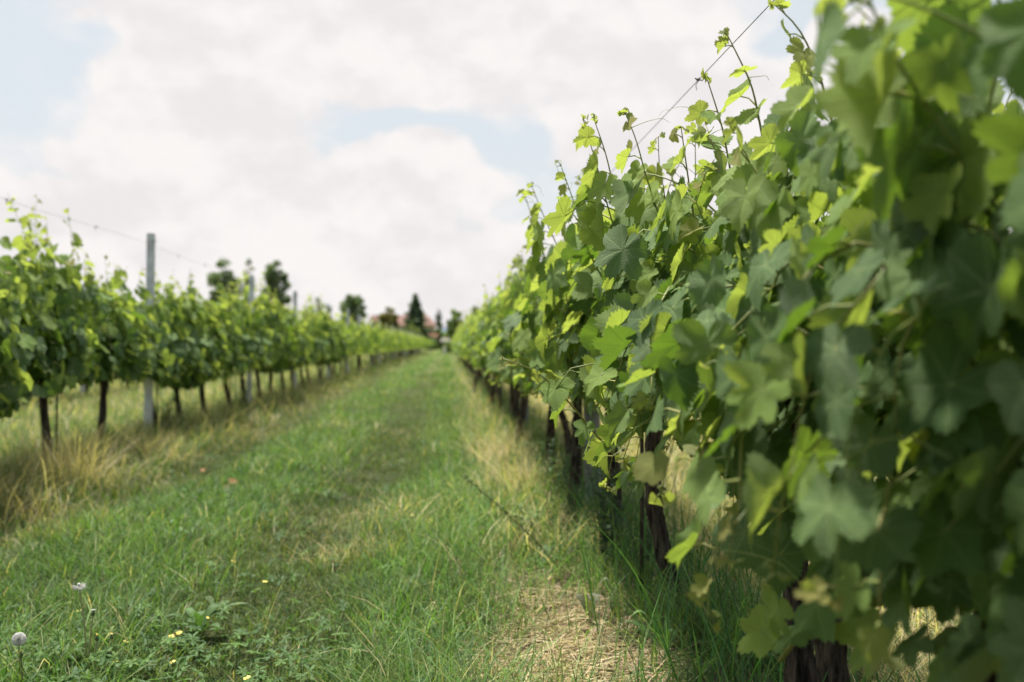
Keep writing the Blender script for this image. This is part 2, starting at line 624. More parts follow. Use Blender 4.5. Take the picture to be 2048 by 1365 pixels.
M_ROOF2 = simple_material('orange_roof', (0.50, 0.33, 0.22), (0.60, 0.42, 0.30), 0.9, 0.85, 0, 0.6, (1, 1, 6))
M_WALL = simple_material('warm_plaster', (0.48, 0.36, 0.27), (0.60, 0.48, 0.37), 0.6, 0.9)
M_WALL2 = simple_material('pale_plaster', (0.74, 0.68, 0.58), (0.84, 0.79, 0.70), 0.6, 0.9)
M_SHEET = simple_material('pale_blue_sheet', (0.50, 0.58, 0.70), (0.64, 0.70, 0.80), 0.6, 0.5)
M_GLASS = simple_material('dark_window', (0.03, 0.035, 0.04), (0.07, 0.075, 0.08), 0.6, 0.15)
M_SHUT = simple_material('brown_frame', (0.20, 0.12, 0.08), (0.27, 0.18, 0.12), 5, 0.6)
M_TIE = simple_material('wire_tie', (0.03, 0.03, 0.03), (0.08, 0.07, 0.06), 50, 0.7)

# ------------------------------------------------------------------ grape leaf


def leaf_template(N, rings, teeth=True, seed=0, sinus=1.0):
    rg = np.random.default_rng(seed)
    ang = np.array([0, 14, 27, 40, 52, 66, 80, 95, 108, 130, 150, 166, 175, 180.])
    rad = np.array([1.0, .89, .77, .86, .93, .86, .74, .82, .87, .80, .72, .60, .42, .10])
    rad = np.where((ang == 27) | (ang == 80), rad * sinus, rad)
    th = (np.arange(N) + 0.0) * 360.0 / N
    a = np.where(th > 180, 360 - th, th)
    side = np.where(th > 180, 1.0, 0.0)
    r = np.interp(a, ang, rad)
    # a little asymmetry
    r *= 1 + 0.08 * np.sin(np.radians(th) * 2 + rg.uniform(0, 6)) + 0.07 * np.sin(np.radians(th) * 3 + rg.uniform(0, 6)) + 0.05 * np.sin(np.radians(th) * 5 + rg.uniform(0, 6))
    if teeth:
        tooth = np.where(np.arange(N) % 2 == 0, 0.055, -0.040) * (0.0 + 1.9 * rg.random(N)) + np.interp(np.arange(N), np.arange(0, N + 6, 6), rg.normal(0, .05, len(np.arange(0, N + 6, 6))))
        r *= 1 + tooth * (a < 168)
    t = np.radians(th)
    V = [np.zeros((1, 2))]
    for f in rings:
        # inner rings are rounder than the outline
        rf = f * (r * (0.35 + 0.65 * f) + (0.72 - 0.62 * np.clip((a - 150) / 30, 0, 1)) * (0.65 - 0.65 * f))
        rf = np.minimum(rf, r * (0.4 + 0.6 * f))
        V.append(np.stack([rf * np.sin(t), rf * np.cos(t)], 1))
    V = np.concatenate(V)
    i = np.arange(N)
    tris = np.stack([np.zeros(N, int), 1 + (i + 1) % N, 1 + i], 1)
    quads = []
    for j in range(len(rings) - 1):
        a0, b0 = 1 + j * N, 1 + (j + 1) * N
        quads.append(np.stack([a0 + i, a0 + (i + 1) % N, b0 + (i + 1) % N, b0 + i], 1))
    return V, (np.concatenate(quads) if quads else np.zeros((0, 4), int)), tris


LEAF_HD = [leaf_template(72, (.34, .68, 1.0), True, s, sn) for s, sn in ((1, .95), (2, .66), (3, 1.04), (4, .80), (5, 1.12), (6, .88), (7, .74))]
LEAF_MD = [leaf_template(28, (.55, 1.0), False, s, sn) for s, sn in ((1, 1.0), (2, .8), (3, 1.1))]
LEAF_LO = [leaf_template(9, (1.0,), False, s) for s in (1,)]


def place_leaves(mb, lod, pos, nrm, tip, size, age, rg, dust=None):
    """pos,nrm,tip (L,3); size,age (L,)"""
    temps = {0: LEAF_HD, 1: LEAF_MD, 2: LEAF_LO}[lod]
    L = len(pos)
    if not L:
        return
    n = nrm / (np.linalg.norm(nrm, axis=1, keepdims=True) + 1e-9)
    t = tip - (tip * n).sum(1, keepdims=True) * n
    t /= np.linalg.norm(t, axis=1, keepdims=True) + 1e-9
    s = np.cross(t, n)
    which = rg.integers(0, len(temps), L)
    if dust is None:
        dust = np.where(rg.random(L) < .35, rg.uniform(.6, 1.1, L), rg.uniform(0, .35, L)) * np.clip(age * 1.3, 0, 1)
    rnd = rg.random(L)
    for wi, (V, Q, T) in enumerate(temps):
        m = which == wi
        l = int(m.sum())
        if not l:
            continue
        x, y = V[:, 0][None], V[:, 1][None]
        r = np.sqrt(x * x + y * y)
        th = np.degrees(np.arctan2(np.abs(x), y))
        vd = np.min(np.stack([np.abs(th - q) for q in (0, 52, 108, 160)]), 0)
        bulge = np.sin(np.clip(vd / 27, 0, 1) * pi / 2) ** 2 * r
        yg = (1 - age[m])[:, None]
        b1 = rg.normal(0.20, 0.20, (l, 1))
        b2 = rg.normal(0.14, 0.22, (l, 1)) - 0.35 * yg
        b3 = rg.uniform(0.0, 0.05, (l, 1))
        ph = rg.uniform(0, 6.28, (l, 1))
        rip = rg.uniform(0.02, 0.07, (l, 1))
        sk = rg.normal(0, 0.10, (l, 1))
        z = -b1 * y * np.abs(y) - b2 * x * x + b3 * bulge + rip * np.sin(np.arctan2(x, y) * 5 + ph) * r ** 2 + sk * x * y
        z = z + 0.028 * np.sin(x * 7 + ph) * np.sin(y * 6 + ph * 2) + .05 * np.sin(x * 3.1 + ph * 3) * y
        # strong folds on some leaves
        f = (rg.random((l, 1)) < 0.4) * rg.uniform(0.2, 0.9, (l, 1))
        xs = x * (1 - 0.35 * f)
        z = z + f * np.abs(x) * 0.8
        asx = rg.uniform(0.88, 1.12, (l, 1))
        P = pos[m][:, None, :] + size[m][:, None, None] * ((xs * asx)[..., None] * s[m][:, None, :] + (y + 0 * z)[..., None] * t[m][:, None, :] + z[..., None] * n[m][:, None, :])
        nv = len(V)
        off = (np.arange(l) * nv)[:, None, None]
        q = (Q[None] + off).reshape(-1, 4)
        tr = (T[None] + off).reshape(-1, 3)
        c = np.stack([np.repeat(age[m], nv), np.repeat(rnd[m], nv), np.repeat(dust[m], nv), np.tile(r[0], l)], 1)
        uv = np.tile(np.concatenate([V, np.zeros((nv, 1))], 1), (l, 1))
        mb.add(P.reshape(-1, 3), q, tr, c, uv)


def bez(p0, p1, p2, n):
    t = np.linspace(0, 1, n)[:, None]
    return (1 - t) ** 2 * p0 + 2 * t * (1 - t) * p1 + t * t * p2


def polyline(pts, n):
    """smooth curve through points"""
    pts = np.asarray(pts, float)
    d = np.r_[0, np.cumsum(np.linalg.norm(np.diff(pts, axis=0), axis=1))]
    u = np.linspace(0, d[-1], n)
    P = np.stack([np.interp(u, d, pts[:, i]) for i in range(3)], 1)
    for _ in range(2):
        P[1:-1] = 0.25 * P[:-2] + 0.5 * P[1:-1] + 0.25 * P[2:]
    return P


def cane_leaves(P, rg, lod, maxsize=0.082, spacing=0.062, outward=None, tip_young=0.35, r0=0.0038, density=1.0, first=0.0, tendrils=True):
    """a cane along P (local, row axis = y) with petioles and leaves. Returns (cane arrays, leaves arrays)"""
    n = len(P)
    d = np.r_[0, np.cumsum(np.linalg.norm(np.diff(P, axis=0), axis=1))]
    L = d[-1]
    pos = np.arange(first + 0.02, L, spacing / density)
    pos = pos + rg.uniform(-.3, .3, len(pos)) * spacing
    pos = np.clip(pos, 0, L - 0.002)
    K = len(pos)
    node = np.stack([np.interp(pos, d, P[:, i]) for i in range(3)], 1)
    T = np.gradient(P, axis=0)
    T /= np.linalg.norm(T, axis=1, keepdims=True)
    tan = np.stack([np.interp(pos, d, T[:, i]) for i in range(3)], 1)
    u = pos / L
    young = np.clip((u - (1 - tip_young)) / tip_young, 0, 1)
    size = maxsize * (1 - 0.80 * young ** 2.0) * rg.uniform(.62, 1.12, K)
    age = np.clip(1 - young * 1.05 - rg.uniform(0, .25, K), 0, 1)
    age = np.where(rg.random(K) < 0.25, age * rg.uniform(.3, .9, K), age)
    age = np.where(node[:, 2] > 1.05, age * rg.uniform(.2, 1.0, K), np.where(rg.random(K) < .2, age * .4, age))
    side = np.where(np.arange(K) % 2 == 0, 1.0, -1.0)
    base_a = rg.uniform(0, 2 * pi)
    # direction of petiole: out from the cane, mostly towards the row's open faces
    xs = np.sign(node[:, 0] + rg.normal(0, 0.10, K))
    if outward is not None:
        xs = np.where(rg.random(K) < 0.8, outward, xs)
    dirp = np.stack([xs * rg.uniform(.4, 1.0, K), side * rg.uniform(.3, 1.0, K), rg.uniform(-.1, .6, K)], 1)
    dirp += tan * 0.35
    dirp /= np.linalg.norm(dirp, axis=1, keepdims=True)
    plen = size * rg.uniform(.65, 1.15, K)
    end = node + dirp * plen[:, None] - np.array([0, 0, 1]) * (plen * 0.12)[:, None]
    nrm = np.stack([xs * rg.uniform(.25, 1.1, K), rg.normal(-.12, .34, K), rg.uniform(.05, .9, K)], 1)
    nrm = nrm * (1 - young[:, None]) + young[:, None] * (rg.normal(0, .6, (K, 3)) + np.array([0, 0, .5]) + dirp * 0.4)
    tip = np.stack([xs * rg.uniform(.1, .6, K), dirp[:, 1] * .35 + rg.normal(0, .25, K), -rg.uniform(.6, 1.2, K)], 1)
    tip = tip * (1 - .6 * young[:, None]) + dirp * .8 * young[:, None]
    if lod == 0:
        m = 3
        e = P[-1] + rg.normal(0, .009, (m, 3))
        end = np.concatenate([end, e])
        node = np.concatenate([node, np.repeat(P[-1:], m, 0)])
        tan = np.concatenate([tan, np.repeat(tan[-1:], m, 0)])
        dn = rg.normal(0, 1, (m, 3)) + [0, 0, .7]
        dirp = np.concatenate([dirp, dn])
        nrm = np.concatenate([nrm, rg.normal(0, 1, (m, 3))])
        tip = np.concatenate([tip, dn])
        size = np.concatenate([size, rg.uniform(.007, .015, m)])
        age = np.concatenate([age, rg.uniform(0, .08, m)])
        u = np.concatenate([u, np.full(m, .4)])
        young = np.concatenate([young, np.ones(m)])
    return dict(P=P, r0=r0, node=node, end=end, pos=end, nrm=nrm, tip=tip, size=size, age=age, tan=tan, u=u, young=young, dirp=dirp, L=L)


GREEN = np.array([0.16, 0.23, 0.055])
PALEG = np.array([0.30, 0.36, 0.10])
REDT = np.array([0.22, 0.10, 0.05])


def cane_mesh(mb, c, lod, rg):
    P = c['P']
    n = len(P)
    t = np.linspace(0, 1, n)
    rad = c['r0'] * (1 - 0.72 * t)
    f = rg.uniform(0, 0.7)
    col = (GREEN * (1 - t[:, None]) + PALEG * t[:, None]) * (1 - f * .6) + REDT * f * .6
    mb.tubes(P[None], rad[None], 6 if lod == 0 else 3, col[None])
    K = len(c['node'])
    if lod <= 1:
        mid = (c['node'] + c['end']) / 2 + np.array([0, 0, 1]) * (np.linalg.norm(c['end'] - c['node'], axis=1) * .14)[:, None]
        PP = np.stack([c['node'], mid, c['end']], 1)
        pr = (0.0011 + 0.0011 * (c['size'] / 0.08))[:, None] * np.array([[1.25, .9, .8]])
        pc = PALEG[None] * (1 - .35 * rg.random((K, 1))) + REDT[None] * .5 * (rg.random((K, 1)) < .35)
        mb.tubes(PP, pr, 5 if lod == 0 else 3, np.repeat(pc[:, None, :], 3, 1), cap=False)
    if lod == 0:
        # tendrils opposite the leaves on the upper half, and a tuft at the tip
        for i in range(K):
            if c['u'][i] > 0.45 and rg.random() < 0.38:
                a = -c['dirp'][i] * np.array([1, 1, .2]) + np.array([0, 0, .5]) + rg.normal(0, .3, 3)
                a /= np.linalg.norm(a)
                ln = rg.uniform(.05, .14)
                b = np.cross(a, rg.normal(0, 1, 3))
                b /= np.linalg.norm(b)
                s = np.linspace(0, 1, 12)[:, None]
                Q = c['node'][i] + a * ln * s + b * ln * .35 * s ** 2 + np.array([0, 0, -1]) * ln * .35 * s ** 3
                Q = Q + .006 * np.clip(s - .6, 0, 1) * 2.5 * (np.cos(s * 16) * b + np.sin(s * 16) * np.cross(a, b))
                mb.tubes(Q[None], (0.0010 * (1 - .6 * s[:, 0]))[None], 4, (PALEG * .9)[None], cap=False)


def up_cane(rg, dy, side, top):
    x0 = rg.normal(0, .03)
    x1 = np.clip(rg.normal(0.10 * side, .09), -.24, .24)
    p0 = np.array([x0, dy, 0.84 + rg.uniform(-.03, .05)])
    p2 = np.array([x1 * 1.2, dy + rg.normal(0, .14), top])
    p1 = np.array([x0 * .3 + side * rg.uniform(.04, .20), dy + rg.normal(0, .06), (p0[2] + top) / 2])
    P = bez(p0, p1, p2, 16)
    P[1:-1] += rg.normal(0, .004, (14, 3))
    return P


def droop_cane(rg, dy, side, reach=None, low=None, calm=False):
    reach = rg.uniform(.20, .34) if reach is None else reach
    low = rg.uniform(.62, .86) if low is None else low
    p0 = np.array([rg.normal(0, .03), dy, 0.84])
    p1 = np.array([side * reach * 1.0, dy + rg.normal(0, .15), rg.uniform(1.25, 1.6) - calm * .25])
    p2 = np.array([side * reach * 1.15, dy + rg.normal(0, .26), low])
    P = bez(p0, p1, p2, 18)
    P[1:-1] += rg.normal(0, .004, (16, 3))
    return P


def filler(rg, K, young=0.1, top=1.5, low=0.62, half=.27, bush=False):
    xs = rg.choice([-1., 1.], K)
    z = rg.uniform(low, top, K)
    wide = half * np.sqrt(np.clip(1 - ((z - 1.05) / .72) ** 2, 0.12, 1))
    pos = np.stack([xs * wide * rg.uniform(.05, .9, K), rg.uniform(-.62, .62, K), z], 1)
    nrm = np.stack([xs * rg.uniform(.3, 1.1, K), rg.normal(-.05, .34, K), rg.uniform(.0, .9, K)], 1)
    tip = np.stack([xs * rg.uniform(.1, .5, K), rg.normal(0, .32, K), -rg.uniform(.6, 1.2, K)], 1)
    size = rg.uniform(.040, .074, K)
    age = np.where(rg.random(K) < young, rg.uniform(.25, .6, K), rg.uniform(.75, 1, K))
    age = np.where(z > 1.05, age * rg.uniform(.25, 1.0, K), age)
    if bush:
        pos[:, 1] = np.clip(rg.normal(0, .33, K), -.62, .62)
        pos[:, 2] -= .35 * np.abs(pos[:, 1]) * (pos[:, 2] - .9)
    return pos, nrm, tip, size, age


def trunk_mesh(rg, lod, h=0.80, lean=0.0):
    mb = MB()
    n, sides = (34, 18) if lod == 0 else ((12, 8) if lod == 1 else (5, 4))
    t = np.linspace(0, 1, n)
    ax, ay = rg.normal(0, .045), rg.normal(0, .065)
    P = np.stack([ax * np.sin(t * 3.3 + rg.uniform(0, 6)) + lean * t - ax * 0, ay * np.sin(t * 4 + rg.uniform(0, 6)), t * (h + .1) - .1], 1)
    P[:, :2] -= P[-1, :2]
    P[:, :2] *= (1 - .0)
    r = (0.033 if lod else 0.030) - 0.006 * t + 0.010 * np.exp(-((t - 1) / .09) ** 2) + .008 * np.exp(-(t / .12) ** 2)
    th = np.arange(sides) * 2 * pi / sides
    ridge = 1 + (0.16 * np.sin(th[None] * 5 + t[:, None] * 7 + rg.uniform(0, 6)) + .09 * np.sin(th[None] * 9 - t[:, None] * 13) + (.10 * rg.normal(0, 1, (n, sides)) if lod == 0 else 0))
    rr = r[:, None] * ridge
    V = P[:, None, :] + np.stack([rr * np.cos(th)[None], rr * np.sin(th)[None], 0 * rr], -1)
    idx = np.arange(n * sides).reshape(n, sides)
    a, b = idx[:-1], idx[1:]
    q = np.stack([a, np.roll(a, -1, 1), np.roll(b, -1, 1), b], -1).reshape(-1, 4)
    mb.add(V.reshape(-1, 3), q)
    return mb


def cordon_mb(rg, lod, half=.58):
    mb = MB()
    for sgn in (-1, 1):
        P = bez(np.array([0, 0, .74]), np.array([0, sgn * .06, .86]), np.array([rg.normal(0, .015), sgn * half, .84]), 14 if lod == 0 else 5)
        P[2:-1] += rg.normal(0, .006, P[2:-1].shape)
        n = len(P)
        mb.tubes(P[None], np.linspace(.021, .011, n)[None] * (1 + (.12 * rg.normal(0, 1, n) if lod == 0 else 0)), 9 if lod == 0 else 4)
    return mb


def ico(r=1.0):
    p = (1 + 5 ** .5) / 2
    v = np.array([[-1, p, 0], [1, p, 0], [-1, -p, 0], [1, -p, 0], [0, -1, p], [0, 1, p], [0, -1, -p], [0, 1, -p], [p, 0, -1], [p, 0, 1], [-p, 0, -1], [-p, 0, 1]], float)
    v *= r / np.linalg.norm(v[0])
    f = np.array([[0, 11, 5], [0, 5, 1], [0, 1, 7], [0, 7, 10], [0, 10, 11], [1, 5, 9], [5, 11, 4], [11, 10, 2], [10, 7, 6], [7, 1, 8], [3, 9, 4], [3, 4, 2], [3, 2, 6], [3, 6, 8], [3, 8, 9], [4, 9, 5], [2, 4, 11], [6, 2, 10], [8, 6, 7], [9, 8, 1]])
    return v, f


ICO_V, ICO_F = ico()


def blobs(mb, C, rad, col=None, rg=None, jitter=0.0):
    C = np.asarray(C, float)
    K = len(C)
    rad = np.broadcast_to(np.asarray(rad, float), (K,))
    V = ICO_V[None] * np.ones((K, 1, 1))
    if jitter:
        V = V * (1 + rg.normal(0, jitter, (K, 12, 1)))
    P = C[:, None, :] + V * rad[:, None, None]
    f = (ICO_F[None] + (np.arange(K) * 12)[:, None, None]).reshape(-1, 3)
    mb.add(P.reshape(-1, 3), None, f, None if col is None else np.repeat(np.broadcast_to(col, (K, 3)), 12, 0))


def grape_cluster(rg, p, ln=0.11):
    """loose bunch of tiny unripe berries hanging from p"""
    mb = MB()
    ax = np.array([rg.normal(0, .25), rg.normal(0, .25), -1.0])
    ax /= np.linalg.norm(ax)
    stem = p + ax * np.linspace(0, ln, 6)[:, None]
    mb.tubes(stem[None], np.full((1, 6), .0012), 4)
    C = []
    for i in range(9):
        t = .15 + .85 * i / 9
        b = rg.normal(0, 1, 3)
        b -= ax * b.dot(ax)
        b /= np.linalg.norm(b)
        e = p + ax * ln * t + b * .030 * (1.15 - t) + ax * .006
        mb.tubes(np.stack([p + ax * ln * t, e])[None], np.full((1, 2), .0008), 3)
        for j in range(6):
            C.append(p + ax * ln * t + (e - p - ax * ln * t) * rg.uniform(.45, 1.05) + rg.normal(0, .004, 3))
    blobs(mb, C, rg.uniform(.0020, .0036, len(C)))
    return mb


LCTR = [0]


def make_vine(loc, label, group, lod, seed, n_up=12, n_dr=10, fill=110, top=1.55, split=False, ftop=1.5, calm=False, lsz=1.0, bush=False, shade_tint=False, extra=None, young=.10, low=.62, mats=None, rg=None):
    rg = np.random.default_rng(seed)
    root = thing('grapevine', loc, label, 'grapevine', group)
    trunk_mesh(rg, lod).build('trunk', M_BARK, root)
    canes = []
    kw = dict(maxsize=(.066 if lod < 2 else .09) * lsz)
    for i in range(n_up):
        dy = -.58 + 1.16 * (i + rg.random()) / n_up
        side = rg.choice([-1, 1])
        tall = top + (rg.uniform(.08, .36) * (.5 if calm else 1) if rg.random() < (.25 if calm else .45) else rg.uniform(-.25, .08))
        canes.append(cane_leaves(up_cane(rg, dy, side, tall), rg, lod, spacing=.060 if lod < 2 else .085, tip_young=.42, **kw))
    for i in range(n_dr):
        dy = -.56 + 1.12 * (i + rg.random()) / n_dr
        side = 1 if i % 2 else -1
        canes.append(cane_leaves(droop_cane(rg, dy, side, low=low + rg.uniform(-.06, .25), calm=calm), rg, lod, spacing=.066 if lod < 2 else .09, tip_young=.22, outward=side, **kw))
    if shade_tint:  # older, dust-free leaf colour stands in for shade at the near edge
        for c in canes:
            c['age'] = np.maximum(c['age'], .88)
    if extra:
        canes += extra(rg)
    cordon_mb(rg, lod).build('cordon', M_BARK, root)
    if split:
        for c in canes:
            mb = MB()
            cane_mesh(mb, c, lod, rg)
            co = mb.build('cane', M_CANE, root)
            ml = MB()
            place_leaves(ml, lod, c['pos'], c['nrm'], c['tip'], c['size'], c['age'], rg, c['age'] * 0 if shade_tint else None)
            ml.build('foliage', M_LEAF, co)
    else:
        mb, ml = MB(), MB()
        for c in canes:
            cane_mesh(mb, c, lod, rg)
            place_leaves(ml, lod, c['pos'], c['nrm'], c['tip'], c['size'], c['age'], rg, c['age'] * 0 if shade_tint else None)
        if lod < 2:
            mb.build('canes', M_CANE, root)
    mf = ml if not split else MB()
    fp = filler(rg, fill, young=young, low=low, top=ftop, bush=bush)
    place_leaves(mf, lod, fp[0], fp[1], fp[2], fp[3] * lsz, np.maximum(fp[4], .9) if shade_tint else fp[4], rg, fp[4] * 0 if shade_tint else None)
    mf.build('foliage', M_LEAF, root)
    if lod == 0:
        for i in range(4):
            p = np.array([rg.choice([-1, 1]) * rg.uniform(.03, .16), rg.uniform(-.5, .5), rg.uniform(.62, .84)])
            grape_cluster(rg, p).build('grape_cluster', M_BERRY, root)
    return root


# ------------------------------------------------------------------ ground sheet
def bare(X, Y):
    """0..1: where soil or straw litter keeps the turf away"""
    nn = fbm(X, Y, 3.1, 141)
    b = np.exp(-((X - .36 - (nn - .5) * .5) / .30) ** 4 - ((Y - 3.0 + (nn - .5) * 1.2) / .85) ** 4)
    b = np.maximum(b, np.clip(nn * 3 - 1.15, 0, .8) * (X > .3) * (X < 1.15) * (Y < 5))
    b = np.maximum(b, np.clip(nn * 3 - .95, 0, .85) * np.exp(-((X - .42) / .24) ** 4) * np.clip((22 - Y) / 10, 0, 1))
    b = np.maximum(b, .75 * np.exp(-((X - .50) / .30) ** 2) * np.clip(fbm(X, Y, 1.4, 8) * 2.6 - .6, 0, 1))
    return b


def build_ground():
    xs = np.unique(np.concatenate([-np.geomspace(9, 2500, 26), np.arange(-9, -3.6, .3), np.arange(-3.6, 2.0, .07), np.arange(2.0, 9, .3), np.geomspace(9, 2500, 26)]))
    ys = np.unique(np.concatenate([-np.geomspace(3, 600, 10), np.arange(-3, 1.5, .4), np.arange(1.5, 8, .08), np.arange(8, 20, .3), np.arange(20, 60, 1.5), np.geomspace(60, 4000, 40)]))
    X, Y = np.meshgrid(xs, ys, indexing='ij')
    Z = ground_z(X, Y)
    soil = np.clip(np.exp(-((X - .50) / .34) ** 2) * (fbm(X, Y, 1.4, 8) * 2.6 - .55), 0, 1) * np.clip(1.6 - Y / 30, 0.2, 1)
    soil = np.clip(np.maximum(soil, bare(X, Y) * 1.1), 0, 1)
    for rx in (ROW_L, ROW_L2, ROW_R2):
        soil = np.maximum(soil, .5 * np.exp(-((X - rx) / .35) ** 2) * np.clip(fbm(X, Y, 1.1, 12) * 3 - 1.2, 0, 1))
    dry = dryness(X, Y)
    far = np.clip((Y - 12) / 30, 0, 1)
    Z = Z + soil * (fbm(X, Y, 9, 21) - .5) * .05 * (Y < 12)
    n, mth = len(xs), len(ys)
    idx = np.arange(n * mth).reshape(n, mth)
    q = np.stack([idx[:-1, :-1], idx[1:, :-1], idx[1:, 1:], idx[:-1, 1:]], -1).reshape(-1, 4)
    mb = MB()
    mb.add(np.stack([X, Y, Z], -1).reshape(-1, 3), q, None, np.stack([soil, dry, far], -1).reshape(-1, 3))
    o = mb.build('ground', M_GROUND)
    tag(o, kind='structure')


def dryness(X, Y):
    d = 0.02 + .22 * np.clip(fbm(X, Y, .9, 41) * 3 - 1.6, 0, 1)
    d = d + .38 * np.clip(1 - np.abs(X - ROW_L - .1) / .9, 0, 1) ** .8 * (.45 + fbm(X, Y, .7, 43))
    d = d + .28 * (X < -3.4) * np.clip((-3.2 - X), 0, 1)
    d = d + .18 * np.exp(-((X - .42) / .20) ** 2) * (Y > 4) * (.4 + fbm(X, Y, .8, 44))
    d = d + .66 * np.clip((X - .9) / .3, 0, 1)
    return np.clip(d, 0, .92)


build_ground()

# ------------------------------------------------------------------ grass
STRAW = np.array([[.56, .46, .26], [.47, .40, .20], [.62, .53, .34]])
LUSH = np.array([[.078, .168, .034], [.115, .225, .046], [.052, .115, .028], [.155, .265, .060], [.072, .16, .050]])
OLIVE = np.array([[.16, .21, .055], [.21, .24, .08], [.12, .17, .045]])


def blades(mb, x, y, h, wdt, col, rg, segs=3, lean=.5, curl=.8):
    K = len(x)
    z = ground_z(x, y) - .004
    a = rg.uniform(0, 2 * pi, K)
    fa = a + rg.normal(0, .5, K) + pi / 2
    ln = np.abs(rg.normal(0, lean, K)) + .06
    cu = np.abs(rg.normal(0, curl, K))
    t = np.linspace(0, 1, segs + 1)
    D = np.stack([np.cos(a), np.sin(a), 0 * a], 1)
    Wd = np.stack([np.cos(fa), np.sin(fa), 0 * a], 1)
    base = np.stack([x, y, z], 1)
    rows = []
    for i, tt in enumerate(t):
        hor = h * (ln * tt + cu * tt ** 2.3)
        ver = h * (tt - .42 * cu * tt ** 3 * np.clip(cu, 0, 1.4))
        c = base + D * hor[:, None] + np.array([0, 0, 1]) * ver[:, None]
        if i < segs:
            wv = wdt * (1 - .75 * tt ** 1.6) * (0.75 + .5 * tt if tt < .4 else .95)
            rows += [c - Wd * wv[:, None] / 2, c + Wd * wv[:, None] / 2]
        else:
            rows += [c]
    V = np.stack(rows, 1)
    nv = V.shape[1]
    off = (np.arange(K) * nv)[:, None, None]
    q = np.array([[2 * i, 2 * i + 1, 2 * i + 3, 2 * i + 2] for i in range(segs - 1)])
    tr = np.array([[2 * segs - 2, 2 * segs - 1, 2 * segs]])
    cc = np.repeat(col, nv, 0)
    mb.add(V.reshape(-1, 3), (q[None] + off).reshape(-1, 4) if len(q) else None, (tr[None] + off).reshape(-1, 3), cc)


